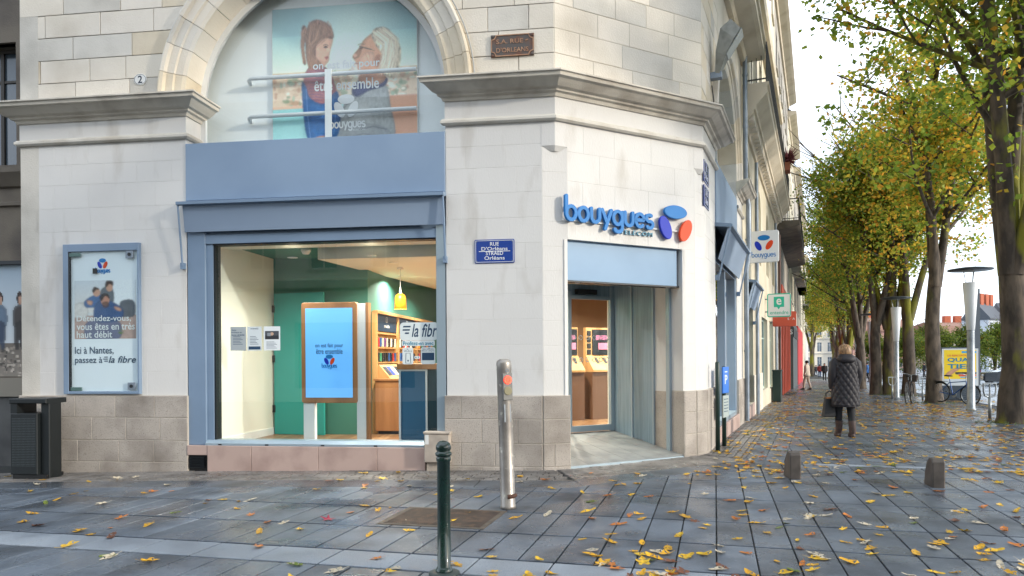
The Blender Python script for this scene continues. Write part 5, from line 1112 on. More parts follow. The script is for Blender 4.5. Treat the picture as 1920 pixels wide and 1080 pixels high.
# far white house across the square, and two more behind the trees
def far_house(label, x, y, w, h, nfl, m, roof, ang=.0, depth=18):
    z0 = gz(x, y); fr = Frame((x, y), (math.cos(ang), math.sin(ang)), z0); t_ = thing('far_house', label, 'building', (x, y + 4, z0))
    fl_h = h / nfl; n = int(w / 2.6); hs = []
    for f_ in range(nfl):
        for i in range(n): a = .7 + i * 2.6; hs.append((a, a + 1.15, f_ * fl_h + (.5 if f_ else .2), f_ * fl_h + fl_h * .78))
    wall_holes(fr, 0, w, -.4, 0, -1, h, hs).build('wall', m, t_); MB(fr).box(0, w, -depth, -.41, -1, h - .01).build('core', m, t_)
    for q in hs: window(fr, t_, *q, -.15, sill=False)
    for f_ in range(1, nfl): MB(fr).sweep([(0, f_ * fl_h), (.25, f_ * fl_h + .05), (.25, f_ * fl_h + .2), (0, f_ * fl_h + .22)], 0, w).build('string_course', M_corn, t_)
    if nfl > 3: railing(fr, t_, .2, w - .2, .6, fl_h + .2, step=.3); MB(fr).box(.1, w - .1, 0, .65, fl_h + .05, fl_h + .2).build('balcony', M_grey3, t_)
    MB(fr).sweep([(.4, h), (.4, h + .3), (-1.6, h + 2.8), (-depth / 2, h + 4.0), (-depth + 1.6, h + 2.8), (-depth, h + .3), (-depth, h)], -.2, w + .2).build('roof', roof, t_)
    for u in (w * .2, w * .55, w * .85): MB(fr).box(u, u + 1.6, -depth / 2 - .6, -depth / 2 + .6, h + 2, h + 5.6).build('chimney', MATS['brick_red'], t_)
    return t_
M_fw = mat('far_white', 'c9cdd2', .8, col2='b4bac2', ns=.5)
far_house('white house with slate mansard roof and red chimneys across the square', 98, 146, 8.3, 10.4, 4, M_fw, MATS['slate_roof'], R(38), depth=5); far_house('grey side house joined to the white mansard house across the square', 105, 151.4, 22, 10.4, 4, mat('far_grey', 'a9b2bd', .8), MATS['slate_roof'], R(-8), depth=6)
far_house('low cream house with red tiles seen left of the tall lamp post', 105, 172, 9, 7.5, 2, mat('far_cream', 'd6cbb8', .8), mat('far_tile', '8d6a5a', .8)); far_house('pinkish house half hidden by trunks and greenery', 84, 175, 14, 9, 3, mat('far_pink', 'b98d80', .8), mat('far_tile', '8d6a5a', .8))
far_house('pale house closing the far end of the street', 55, 178, 30, 11, 3, mat('far_cream', 'd6cbb8', .8), MATS['slate_roof'])
# ------------------------------------------------------------------ street furniture
def LZ(prof, p, n=20): return MB().lathe([(r_, z + p.z) for r_, z in prof], (p.x, p.y), n)
M_galv = mat('galvanised', '9aa0a4', .38, metal=.55, col2='848a8f', ns=7)
# steel traffic light bollard, leaning a little
p0 = ground_at(953, 953); tb = thing('signal_bollard', 'leaning steel bollard with a lit red signal in front of the pier', 'bollard', p0)
M_stl = mat('worn_steel', 'a09a92', .38, metal=.5, col2='86807a', ns=5, col3='c3bdb0', ns3=14, lo3=.62, hi3=.68)
LZ([(.078, 0), (.078, .03), (.0745, .035), (.0745, 1.40), (.0765, 1.405), (.0765, 1.47), (.070, 1.50), (.045, 1.515), (.001, 1.518)], p0, 28).build('post', M_stl, tb)
FBp = Frame((p0.x + .030, p0.y - .062), (.93, .37), p0.z)
hs_ = MB(FBp).rbox(-.052, .052, -.03, .012, 1.10, 1.37, .006).build('signal_housing', mat('housing_grey', '7c7b77', .5, metal=.3), tb)
MB(FBp).cyl(0, 1.305, .043, .012, .020, 20, .004).build('red_lens', mat('red_lens', 'b81a0c', .3, emis='ff1606', es=1.6), hs_)
mb = MB(FBp)
for r_, n in ((.0, 1), (.013, 6), (.026, 12), (.036, 16)):
    for k in range(n): a = 2 * math.pi * k / n; mb.cyl(r_ * math.cos(a), 1.305 + r_ * math.sin(a), .0035, .020, .022, 6)
mb.build('diodes', mat('diode', 'ffb09a', .3, emis='ff5a30', es=3), hs_)
MB(FBp).cyl(0, 1.195, .043, .012, .020, 20, .004).build('dull_lens', mat('dull_lens', '8d8668', .35), hs_)
MB(FBp).ribbon(arc(0.0, 1.40, .016, .016, 0, 360, 12), .007, -.006, .008).build('key_ring', M_zinc, tb)
MB(FBp).rbox(-.045, .03, -.03, .002, .88, 1.06, .002).build('service_plate', M_galv, tb)
MB().tube([(p0.x + .0745 * math.cos(a), p0.y + .0745 * math.sin(a), p0.z + .13) for a in np.linspace(-1.6, .2, 8)], .022, 6).build('rust_band', mat('rust', '4a2f22', .8), tb)
tb.rotation_euler = (0, -R(1.4), 0)
# green bollard near the camera
p0 = ground_at(833, 1076); gb = thing('street_bollard', 'dark green ball topped bollard at the front of the paving', 'bollard', p0)
M_bg = mat('bottle_green_paint', '17382f', .22, coat=.5, col2='10271f', ns=6, col3='8fb8b4', ns3=16, lo3=.70, hi3=.72)
LZ([(.062, 0), (.062, .03), (.052, .05), (.0475, .055), (.0465, .80), (.052, .805), (.053, .83), (.046, .84)], p0, 26).build('post', M_bg, gb)
LZ([(.046, .835), (.058, .845), (.060, .86), (.050, .868), (.047, .875), (.055, .89), (.054, .91), (.045, .93), (.025, .945), (.001, .949)], p0, 26).build('cap', M_bg, gb)
LZ([(.11, -.004), (.11, .012), (.085, .02), (.055, .022)], p0, 24).build('collar', mat('collar_iron', '3b4541', .5), gb)
# low wedge studs
M_wedge = mat('dark_cast_wedge', '5a534d', .5, metal=.3, col2='46403b', ns=6)
def wedge(px, py, label, rz):
    p = ground_at(px, py); t_ = thing('parking_stud', label, 'bollard', p, 'low wedge studs in the paving'); t_.rotation_euler.z = rz
    P = [(-.17, 0), (.11, 0), (.11, .29), (.09, .325), (.04, .335), (-.02, .325), (-.08, .27), (-.13, .16), (-.16, .06)]
    b = MB(); n = len(P); w = .065; c = .012
    rings = [[(x * s_ + (0 if s_ == 1 else -.002), y, z * s_) for x, z in P] for y, s_ in ((-w, .96), (-w + c, 1), (w - c, 1), (w, .96))]
    b.loft([[(q[1], q[0], q[2]) for q in r_] for r_ in rings], smooth=False)
    o = link('body', b.mesh('body', M_wedge, (0, 0, 0)), t_, origin=WL[t_])
    l = MB().lathe([(.028, 0), (.028, .008), (.016, .010), (.001, .006)], (0, 0), 14); l.v = [(v[0], .098 + v[2], v[1] + .12) for v in l.v]
    link('reflector', l.mesh('reflector', mat('reflector', 'b9b9b4', .2, metal=.6), (0, 0, 0)), t_, origin=WL[t_])
    return t_
wedge(1487, 896, 'low dark wedge stud near the doorway, left of the pair', R(175)); wedge(1754, 912, 'low dark wedge stud out on the wide paving, right of the pair', R(168))
# litter bin
p0 = Vector(FL.P(-7.37, .42, 0)); p0.z = gz(p0.x, p0.y)
FBn = Frame((p0.x, p0.y), (FL.u.x, FL.u.y), p0.z); M_bin = mat('bin_black', '1b2022', .45, metal=.2)
bi = thing('litter_bin', 'black perforated steel litter bin against the granite plinth', 'bin', p0)
MB(FBn).rbox(-.30, .12, -.20, .16, .06, .92, .01).build('body', M_bin, bi); MB(FBn).rbox(.125, .26, -.12, .10, .0, 1.12, .01).build('post', M_bin, bi); MB(FBn).rbox(-.31, .27, -.21, .17, 1.06, 1.13, .01).build('hood', M_bin, bi); MB(FBn).box(-.30, -.20, -.2, .15, .92, 1.06).build('support', M_bin, bi); MB(FBn).box(-.28, .24, -.18, .14, .0, .06).build('base', M_black, bi)
dots = MB(FBn)
for i in range(19):
    for j in range(30): dots.box(-.27 + i * .0195, -.263 + i * .0195, .1595, .1608, .18 + j * .023, .187 + j * .023)
o = dots.build('perforations', mat('perforation', '5a6468', .6), bi, kind='stuff')
# sign posts at the corner
M_pgreen = mat('post_green', '1d3531', .4)
for (px, py, h_, lab) in ((1346, 845, 1.42, 'front of two dark green sign posts by the right corner'), (1358, 836, 1.34, 'rear of two dark green sign posts by the right corner')):
    p = ground_at(px, py); t_ = thing('sign_post', lab, 'post', p); o = MB().lathe([(.036, 0), (.036, h_ - .02), (.025, h_), (.001, h_)], (0, 0), 14); o.v = [(v[0] + p.x, v[1] + p.y, v[2] + p.z) for v in o.v]; o.build('post', M_pgreen, t_)
p = ground_at(1350, 842); FSg = Frame((p.x - .005, p.y + .02), (.55, .83), p.z)
t_ = thing('info_sign', 'narrow blue information sign with a white plate below, on the green posts', 'sign', p)
MB(FSg).rbox(.06, .38, .03, .05, .90, 1.33, .004).build('blue_plate', mat('sign_cyan_blue', '1d6fd0', .35), t_); mb = MB(FSg); mb.ribbon([(.16, 1.25), (.28, 1.25)], .02, .05, .052); text(mb, 'P', .15, .29, 1.05, 1.20, .052, off=.02); mb.build('lettering', M_white, t_)
MB(FSg).rbox(.07, .37, .03, .05, .50, .86, .004).build('white_plate', mat('plate_pale', 'aab4b0', .4), t_); mb = MB(FSg)
for k in range(5): mb.ribbon([(.11, .60 + k * .05), (.32, .60 + k * .05)], .012, .05, .052)
mb.build('lettering', M_navy, t_)
# tall white lamp posts with disc reflectors
def lamp_post(px, py, label, h=None, scale=1.0):
    p = ground_at(px, py); t_ = thing('street_lamp', label, 'street lamp', p, 'disc topped lamp posts along the trees')
    H = 3.75; c = (p.x, p.y); z = p.z
    L_ = lambda prof, n=20: MB().lathe([(r_, zz + z) for r_, zz in prof], c, n)
    L_([(.14, 0), (.13, .02), (.105, .05), (.10, 2.3), (.10, 2.35)]).build('pole', M_galv, t_); L_([(.10, 2.35), (.107, 2.36), (.20, H), (.19, H + .01), (.001, H + .01)]).build('cone', mat('lamp_white', 'd5d8da', .4), t_)
    for k in range(3):
        a = 2.1 * k + .4; MB().tube([(p.x + .11 * math.cos(a), p.y + .11 * math.sin(a), z + H), (p.x + .17 * math.cos(a), p.y + .17 * math.sin(a), z + H + .36)], .013, 6).build('rod', M_galv, t_)
    L_([(.001, H + .34), (.58, H + .37), (.60, H + .39), (.58, H + .41), (.30, H + .45), (.001, H + .46)], 36).build('disc', mat('disc_dark', '3c4245', .35, metal=.3), t_)
    return t_
lamp_post(1821, 768, 'tall white lamp post with dark disc top, nearest of the row'); lamp_post(1681, 746, 'second white lamp post beside the mossy trunks'); lamp_post(1634, 733, 'third lamp post half hidden beyond the walking person'); lamp_post(1607, 724, 'fourth small lamp post just above the walking person')
# trident bike stands
def bike_stand(px, py, label):
    p = ground_at(px, py); t_ = thing('bike_stand', label, 'bike stand', p, 'fork shaped bike stands')
    MB().lathe([(.035, p.z), (.035, p.z + .55)], (p.x, p.y), 12).build('stem', M_galv, t_)
    MB().tube([(p.x + x, p.y, p.z + z) for x, z in ((-.15, .86), (-.15, .66), (-.11, .56), (0, .52), (.11, .56), (.15, .66), (.15, .86))], .02, 8).build('fork', M_galv, t_); MB().tube([(p.x - .16, p.y, p.z + .86), (p.x + .16, p.y, p.z + .86)], .02, 8).build('bar', M_galv, t_); MB().tube([(p.x, p.y, p.z + .52), (p.x, p.y, p.z + .86)], .018, 8).build('prong', M_galv, t_)
bike_stand(1856, 786, 'grey fork shaped bike stand between lamp post and nearest trunk'); bike_stand(1730, 750, 'grey fork shaped bike stand between the two middle trunks'); bike_stand(1673, 747, 'thin fork shaped bike stand beside the second lamp post')
# advertising panel
p = ground_at(1800, 750); FAd = Frame((p.x, p.y), (.97, -.24), p.z)
ad = thing('advertising_board', 'yellow QUARTIER poster in a dark street advertising panel behind a bicycle', 'advert panel', p)
M_adg = mat('panel_grey', '39424a', .4, metal=.3); MB(FAd).rbox(-.66, .66, -.14, .02, .0, 2.02, .02).build('case', M_adg, ad); MB(FAd).rbox(-.62, .62, .02, .03, .55, 1.97, .004).build('mount', mat('panel_white', 'cfd4d6', .5), ad)
pt = Paint(60, 84, 'f2cf1f'); pt.rect(0, .86, 1, 1, 'c9d3da'); pt.rect(.55, .03, 1, .10, '2a9bd0'); pt.rect(.35, .66, 1, .71, '2b2b2b'); pt.rect(.45, .73, 1, .77, 'd8433a'); pt.rect(.5, .78, 1, .82, '4f9bd0'); pt.poly([(.05, .72), (.2, .60), (.4, .52), (.5, .55), (.3, .68), (.15, .80)], 'b98a70'); pt.sheet(FAd, -.55, .55, .62, 1.92, .032, 'poster', ad)
mb = MB(FAd); text(mb, 'QUAR', -.43, .50, 1.44, 1.62, .036, off=.03); text(mb, 'TIER', -.43, .50, 1.20, 1.38, .036, off=.03); mb.build('lettering', mat('poster_blue', '1f7fa0', .5), ad); text(MB(FAd), 'LES RENCONTRES DE', -.43, .45, 1.67, 1.74, .036, off=.01).build('lettering', mat('poster_red', 'd8433a', .5), ad)
# dark pole, planter-like street cabinets and a green cabinet by the shops
p = ground_at(1830, 735); t_ = thing('dark_pole', 'dark square street pole just right of the tall lamp post', 'pole', p); MB().box(p.x - .16, p.x + .16, p.y - .1, p.y + .1, p.z, p.z + 5.2).build('shaft', M_adg, t_); MB().box(p.x - .18, p.x + .18, p.y - .12, p.y + .12, p.z, p.z + .35).build('base', M_galv, t_)
p = Vector(FR.P(17.6, .35, 0)); p.z = gz(p.x, p.y); t_ = thing('street_cabinet', 'dark green street cabinet against the cream house', 'cabinet', p); fr = Frame((p.x, p.y), (FR.u.x, FR.u.y), p.z)
MB(fr).rbox(-.45, .45, -.3, .0, .05, 1.15, .01).build('body', M_pgreen, t_); MB(fr).box(-.47, .47, -.32, .02, 1.15, 1.2).build('lid', M_pgreen, t_); MB(fr).box(-.43, .43, -.28, -.02, -.2, .05).build('base', M_dark, t_)
# bicycles
def bicycle(px, py, rz, label, fc, basket):
    p = ground_at(px, py); t_ = thing('bicycle', label, 'bicycle', p, None); t_.rotation_euler = (0, R(3), rz)
    W = WL[t_]; M_fr = mat('bike_' + fc, fc, .35, metal=.2)
    def put(name, mb, m, par=t_): return link(name, mb.mesh(name, m, (0, 0, 0)), par, origin=WL[par])
    for x in (-.53, .53):
        r_ = .335; ty = MB().tube([(x + r_ * math.cos(a), 0, r_ + .02 + r_ * math.sin(a)) for a in np.linspace(0, 2 * math.pi, 33)], .019, 7, caps=False); w = put('wheel', ty, M_rubber)
        put('rim', MB().tube([(x + .312 * math.cos(a), 0, .355 + .312 * math.sin(a)) for a in np.linspace(0, 2 * math.pi, 33)], .009, 6, caps=False), M_galv, w)
        sp = MB()
        for k in range(18): a = 2 * math.pi * k / 18; sp.tube([(x, .02 * (-1) ** k, .355), (x + .31 * math.cos(a), 0, .355 + .31 * math.sin(a))], .0016, 4, caps=False)
        put('spokes', sp, M_galv, w)
        put('mudguard', MB().tube([(x + .365 * math.cos(a), 0, .355 + .365 * math.sin(a)) for a in np.linspace(R(20), R(170), 14)], .014, 6), M_black)
    f_ = MB(); bb = (-.08, 0, .30); hd = (.36, 0, .80); seat = (-.22, 0, .82); rear = (-.53, 0, .355); hb = (.385, 0, .70)
    for a, b_, r_ in ((bb, seat, .016), (bb, hb, .019), ((-.19, 0, .72), hd, .016), (hd, hb, .02)): f_.tube([a, b_], r_, 8)
    for y in (-.05, .05): f_.tube([(bb[0], y * .5, bb[2]), (rear[0], y, rear[2])], .009, 6); f_.tube([(-.20, y * .3, .74), (rear[0], y, rear[2])], .008, 6)
    put('frame', f_, M_fr); fk = MB()
    for y in (-.05, .05): fk.tube([(hb[0], y * .6, hb[2]), (.46, y, .50), (.53, y, .355)], .011, 6)
    put('fork', fk, M_fr); put('seat_post', MB().tube([seat, (-.245, 0, .93)], .013, 8), M_galv)
    put('saddle', MB().loft([[(-.40 + s_ * .28, w * math.cos(a), .945 + h_ * math.sin(a)) for a in np.linspace(0, 2 * math.pi, 10, endpoint=False)] for s_, w, h_ in ((0, .04, .015), (.15, .085, .03), (.5, .07, .026), (.8, .03, .02), (1, .015, .012))]), M_black)
    put('handlebar', MB().tube([(.22, -.29, 1.03), (.33, -.27, 1.06), (.37, -.12, 1.04), (.345, 0, 1.0), (.37, .12, 1.04), (.33, .27, 1.06), (.22, .29, 1.03)], .012, 7), M_galv); put('stem', MB().tube([hd, (.345, 0, 1.0)], .013, 8), M_galv)
    put('chainring', MB().cyl(-.08, .30, .09, .045, .052, 20), M_galv)
    cr = MB(); cr.tube([(-.08, .06, .30), (.05, .06, .19)], .009, 6); cr.tube([(-.08, -.06, .30), (-.21, -.06, .41)], .009, 6); cr.box(.0, .10, .06, .14, .18, .20); cr.box(-.26, -.16, -.14, -.06, .40, .42); put('crank', cr, M_dark)
    if basket:
        b_ = MB(); P = [(.44, -.17), (.74, -.17), (.74, .17), (.44, .17)]
        b_.loft([[(.47 + (x - .44) * .8, y * .8, .78) for x, y in P], [(x, y, 1.0) for x, y in P]], smooth=False, caps=False); b_.hprism([(.47 + (x - .44) * .8, y * .8) for x, y in P], .775, .785)
        for i in range(5): b_.tube([(x, y, 1.0) for x, y in P + [P[0]]], .008, 5)
        put('basket', b_, mat('wicker_dark', '3b342e', .8, bump=.8, bs=90))
    else: put('rack', MB().box(-.72, -.30, -.06, .06, .735, .75), M_dark)
    return t_
bicycle(1705, 757, R(52), 'black bicycle with a front basket leaning by the yellow mossy trunk', '1d1e20', True); bicycle(1790, 757, R(-66), 'blue bicycle parked in front of the yellow poster panel', '24508c', False)
# parked car, half hidden by the nearest trunk
p = ground_at(1905, 722); cr = thing('parked_car', 'dark car across the road, half hidden by the nearest trunk', 'car', p); cr.rotation_euler.z = R(-20)
def putc(name, mb, m, par=cr): return link(name, mb.mesh(name, m, (0, 0, 0)), par, origin=WL[par])
M_car = mat('car_dark_paint', '22262c', .2, coat=.6)
sec = [(-2.1, .35, .60, .70), (-2.0, .28, .86, .80), (-1.3, .25, .92, .86), (-.9, .25, 1.05, .86), (-.4, .25, 1.42, .80), (.6, .25, 1.46, .80), (1.3, .25, 1.30, .80), (1.75, .25, .98, .84), (2.05, .3, .9, .80), (2.12, .36, .65, .72)]
def ring(x, z0, z1, w): zb = min(.92, z1); return [(x, -w, z0), (x, -w * 1.02, zb), (x, -w * (.80 if z1 > 1 else .95), z1), (x, w * (.80 if z1 > 1 else .95), z1), (x, w * 1.02, zb), (x, w, z0)]
putc('body', MB().loft([ring(*s_) for s_ in sec], smooth=False), M_car)
for y in (-.79, .79):
    s_ = 1 if y > 0 else -1
    putc('side_window', MB().add([(-.75, y + s_ * .035, .97), (1.25, y + s_ * .035, .97), (1.0, y - s_ * .10, 1.36), (-.35, y - s_ * .10, 1.36)], [(0, 1, 2, 3)]), M_wpane)
for x in (-1.35, 1.3):
    for y in (-.80, .66):
        w = putc('wheel', MB().cyl(x, .32, .32, y, y + .16, 20, .02), M_rubber); putc('rim', MB().cyl(x, .32, .20, y - .006, y + .166, 16), M_galv, w)
for y in (-.6, .45): putc('headlight', MB().box(-2.125, -2.06, y, y + .18, .62, .76), M_white)
putc('windscreen', MB().add([(-.93, -.66, 1.07), (-.93, .66, 1.07), (-.45, .60, 1.40), (-.45, -.60, 1.40)], [(0, 1, 2, 3)]), M_wpane)
# ------------------------------------------------------------------ people
def ell_ring(cx, cy, z, rx, ry, n=14): return [(cx + rx * math.cos(2 * math.pi * k / n), cy + ry * math.sin(2 * math.pi * k / n), z) for k in range(n)]
def person(label, p, rz, h, coat, legs, shoes, hair, stride=.22, coat_z=.78, wide=1.0, group=None, quilt=False, fingers=False, arm=.0, hood=False, long_hair=False):
    k = h / 1.70; V = []; E_ = []; RR = []
    def v(x, y, z, r, par=None):
        V.append((x * k, y * k, z * k)); RR.append(r * k)
        if par is not None: E_.append((par, len(V) - 1))
        return len(V) - 1
    pel = v(0, 0, .95, .12); sp = v(0, 0, 1.15, .115, pel); chs = v(0, 0, 1.34, .12, sp); nk = v(0, -.01, 1.47, .05, chs); hb = v(0, .01, 1.545, .075, nk); ht = v(0, .012, 1.62, .082, hb); v(0, .012, 1.685, .045, ht)
    v(0, .098, 1.575, .014, hb)
    hands = []
    for s_, ph in ((-1, 1), (1, -1)):
        hp = v(s_ * .09, 0, .90, .085, pel); y = stride * ph
        kn = v(s_ * .095, y * .5 + .03, .49, .058, hp); an = v(s_ * .095, y * .95 - .02, .10, .040, kn); v(s_ * .10, y * .95 + .12, .035, .034, an)
        sh_ = v(s_ * .165, 0, 1.405, .062, chs); el = v(s_ * .215, -.03 - ph * arm, 1.14, .045, sh_); wr = v(s_ * .215, .06 - ph * arm * 1.6, .915, .030, el); pm = v(s_ * .215, .08 - ph * arm * 1.7, .855, .034, wr); hands.append((s_ * .215, .08 - ph * arm * 1.7, .855))
        if fingers:
            for q, (fy, ln) in enumerate(((-.03, .055), (-.01, .07), (.012, .072), (.032, .062))):
                a = v(s_ * .215, V[pm][1] / k + fy, .80, .0095, pm); b_ = v(s_ * .20, V[pm][1] / k + fy, .80 - ln * .55, .0085, a); v(s_ * .18, V[pm][1] / k + fy, .80 - ln * .7, .0075, b_)
            a = v(s_ * .205, V[pm][1] / k + .05, .85, .010, wr); v(s_ * .19, V[pm][1] / k + .062, .815, .009, a)
        else: v(s_ * .215, .10 - ph * arm * 1.7, .79, .018, pm)
    me = bpy.data.meshes.new('person'); me.from_pydata(V, E_, []); me.materials.append(mat('skin', 'b98a70', .55))
    o = link('person', me, None, label, 'person', group, None, p); o.rotation_euler.z = rz
    md = o.modifiers.new('skin', 'SKIN'); md.use_smooth_shade = True
    for i, sv in enumerate(me.skin_vertices[0].data): sv.radius = (RR[i], RR[i]); sv.use_root = (i == 0)
    if True: o.modifiers.new('sub', 'SUBSURF').levels = 1; o.modifiers['sub'].render_levels = 1 if not fingers else 2
    def put(name, mb, m): return link(name, mb.mesh(name, m, (0, 0, 0)), o, origin=WL[o])
    S_ = lambda pts: [(a * k, b_ * k, c * k) for a, b_, c in pts]
    mb = MB()
    for s_, ph in ((-1, 1), (1, -1)):
        y = stride * ph; mb.tube(S_([(s_ * .085, 0, .94), (s_ * .092, y * .25 + .015, .70), (s_ * .095, y * .5 + .03, .49), (s_ * .095, y * .75, .28), (s_ * .095, y * .95 - .02, .11)]), [.105 * k, .09 * k, .07 * k, .062 * k, .052 * k], 12)
    put('trousers', mb, legs)
    for s_, ph in ((-1, 1), (1, -1)):
        y = stride * ph * .95; sm = MB()
        top = .30 if quilt else .12
        sm.tube(S_([(s_ * .095, y - .02 + (top - .1) * -.15 * ph, top), (s_ * .095, y - .02, .10), (s_ * .097, y + .0, .055)]), [.066 * k, .060 * k, .055 * k], 12)
        sm.loft([S_(ell_ring(s_ * .098, y + cy, z, rx, ry)) for cy, z, rx, ry in ((.05, .0, .048, .125), (.05, .03, .052, .128), (.045, .06, .050, .115), (.02, .09, .042, .07), (.0, .12, .035, .04))]); put('shoe', sm, shoes)
    cz = coat_z
    prof = [(cz, .225, .19), (cz + .12, .222, .185), (.98, .21, .165), (1.12, .205, .155), (1.25, .212, .15), (1.34, .215, .145), (1.40, .195, .13), (1.445, .13, .105), (1.475, .085, .085)]
    prof = [q for i, q in enumerate(prof) if i == 0 or q[0] > prof[i - 1][0]]
    if quilt:
        zs = np.linspace(cz, 1.475, 88); n = 110; rings = []
        for z in zs:
            rx = np.interp(z, [q[0] for q in prof], [q[1] for q in prof]) * wide; ry = np.interp(z, [q[0] for q in prof], [q[2] for q in prof]) * wide; r_ = []
            for i in range(n):
                a = 2 * math.pi * i / n; s_ = a * .2; A_ = (s_ / .088 + z / .15) * math.pi; B_ = (s_ / .088 - z / .15) * math.pi
                pf = .020 * (min(1, (abs(math.sin(A_)) * abs(math.sin(B_))) ** .45)) - .006 + .008 * math.sin(3 * a + z * 4) * (1.4 - z)
                if z < cz + .03: pf = -.004
                r_.append(((rx + pf) * math.cos(a) * k, (ry + pf) * math.sin(a) * k, z * k))
            rings.append(r_)
        c = MB().loft(rings)
    else: c = MB().loft([S_(ell_ring(0, 0, z, rx * wide, ry * wide)) for z, rx, ry in prof])
    put('coat', c, coat); mb = MB()
    for s_, ph in ((-1, 1), (1, -1)): mb.tube(S_([(s_ * .14, 0, 1.42), (s_ * .195, -.01, 1.36), (s_ * .232, -.03 - ph * arm, 1.14), (s_ * .225, .055 - ph * arm * 1.6, .93), (s_ * .22, .065 - ph * arm * 1.65, .895)]), [.075 * k, .088 * k, .075 * k * wide, .060 * k, .056 * k], 12)
    put('sleeves', mb, coat)
    if hood: put('hood', MB().loft([S_(ell_ring(0, -.05 - dy, z, rx, ry, 18)) for z, rx, ry, dy in ((1.37, .10, .06, .07), (1.40, .155, .11, .05), (1.45, .165, .125, .03), (1.50, .135, .11, .01), (1.53, .10, .09, .0))]), coat)
    hz = [(1.50, .085, .075, -.035), (1.54, .105, .10, -.025), (1.60, .112, .115, -.012), (1.66, .098, .105, -.005), (1.70, .065, .07, .0), (1.715, .02, .02, 0)] if long_hair else [(1.56, .09, .085, -.03), (1.60, .102, .108, -.015), (1.66, .09, .098, -.005), (1.70, .055, .06, 0), (1.71, .02, .02, 0)]
    mb = MB().loft([S_([(rx * (1 + .05 * math.sin(i * 2.3 + z * 40)) * math.cos(2 * math.pi * i / 22), oy + ry * math.sin(2 * math.pi * i / 22) - (.0), z) for i in range(22)]) for z, rx, ry, oy in hz])
    put('hair', mb, hair); return o, hands, k
M_coat = mat('black_quilted_nylon', '2a282c', .55, spec=.3); M_legb = mat('black_trousers', '191a1f', .8); M_boot = mat('brown_boot', '4b3a35', .6, col2='3a2d29', ns=20)
M_blond = mat('blond_hair', 'a5825a', .5, col2='5e4430', ns=60, lo=.4, hi=.6, scl=(1, 1, .15))
pw = ground_at(1585, 819)
wo, hands, k = person('person in a black quilted coat and boots walking away with a dark handbag', pw, R(-8), 1.70, M_coat, M_legb, M_boot, M_blond, stride=.09, coat_z=.56, wide=1.08, quilt=True, fingers=True, hood=True, long_hair=True, arm=.02)
hx, hy, hz_ = [c * k for c in hands[0]]; rot = Matrix.Rotation(R(-8), 4, 'Z'); hp = pw + (rot @ Vector((hx - .03, hy, hz_ - .03)))
bg = thing('handbag', 'black leather handbag with tan lining carried by the person in the quilted coat', 'handbag', (hp.x, hp.y, hp.z - .36)); bx, by, bz = hp.x - .03, hp.y, hp.z - .52
M_bag = mat('black_leather', '0d0d0e', .55)
MB().loft([[(bx + sx * w, by + sy * d_, bz + z) for sx, sy in ((-1, -1), (1, -1), (1, 1), (-1, 1))] for z, w, d_ in ((.06, .105, .05), (.08, .11, .055), (.40, .075, .04))], smooth=False).build('body', M_bag, bg); MB().loft([[(bx + sx * w, by + sy * d_, bz + z) for sx, sy in ((-1, -1), (1, -1), (1, 1), (-1, 1))] for z, w, d_ in ((.395, .065, .034), (.425, .05, .026))], smooth=False).build('lining', mat('tan_lining', 'b5743c', .6), bg)
for y in (-.03, .03): MB().tube([(bx - .07, by + y, bz + .38), (bx - .05, by + y * .6, bz + .50), (bx + .02, by + y * .3, bz + .545), (bx + .06, by + y * .6, bz + .50), (bx + .07, by + y, bz + .38)], .008, 6).build('handle', M_bag, bg)
def cmat(c): return mat('cloth_' + c, c, .8)
PEO = [(1513, 731, 0.9, 1.70, 'c5b6a4', 'b09c8a', '4a4038', '221c1a', 'distant person in a pale coat close to the shopfronts'), (1530, 705, .4, 1.72, '23262b', '3c4350', '1b1b1b', '2b211b', 'leftmost of three distant people walking up the middle of the street'), (1537, 708, -.4, 1.74, '8a2f30', '35507a', '222222', '32241c', 'distant person in a dark red top, middle of three in the street'), (1546, 713, 2.8, 1.75, '1c1d22', '202126', '151515', '2a2320', 'distant person in black, right of three in the street'),
       (1626, 716, 1.2, 1.74, '3f6fa8', '2c3036', '222222', '2a2320', 'distant person in a blue jacket between the lamp posts'), (1632, 716, 1.9, 1.74, '24282e', '30343a', '222222', '2a2320', 'distant person in dark clothes next to the blue jacket'), (1733, 710, 1.5, 1.78, '22262c', '1d2025', '151515', '201a17', 'distant person in dark clothes crossing the pale road'), (1837, 704, .4, 1.74, '263048', '9e2c3a', '222222', '2a2320', 'distant person beside the dark pole across the square'), (1874, 700, .2, 1.75, '2f3442', '262a33', '222222', '2a2320', 'distant person in front of the white mansard house'), (1500, 700, .2, 1.75, '32363e', '2b2f36', '222222', '2a2320', 'tiny far person at the street end by the houses')]
for (px, py, rz, h_, c1, c2, c3, c4, lab) in PEO: person(lab, ground_at(px, py), rz, h_, cmat(c1), cmat(c2), cmat(c3), cmat(c4), group='people in the distance', stride=.18)
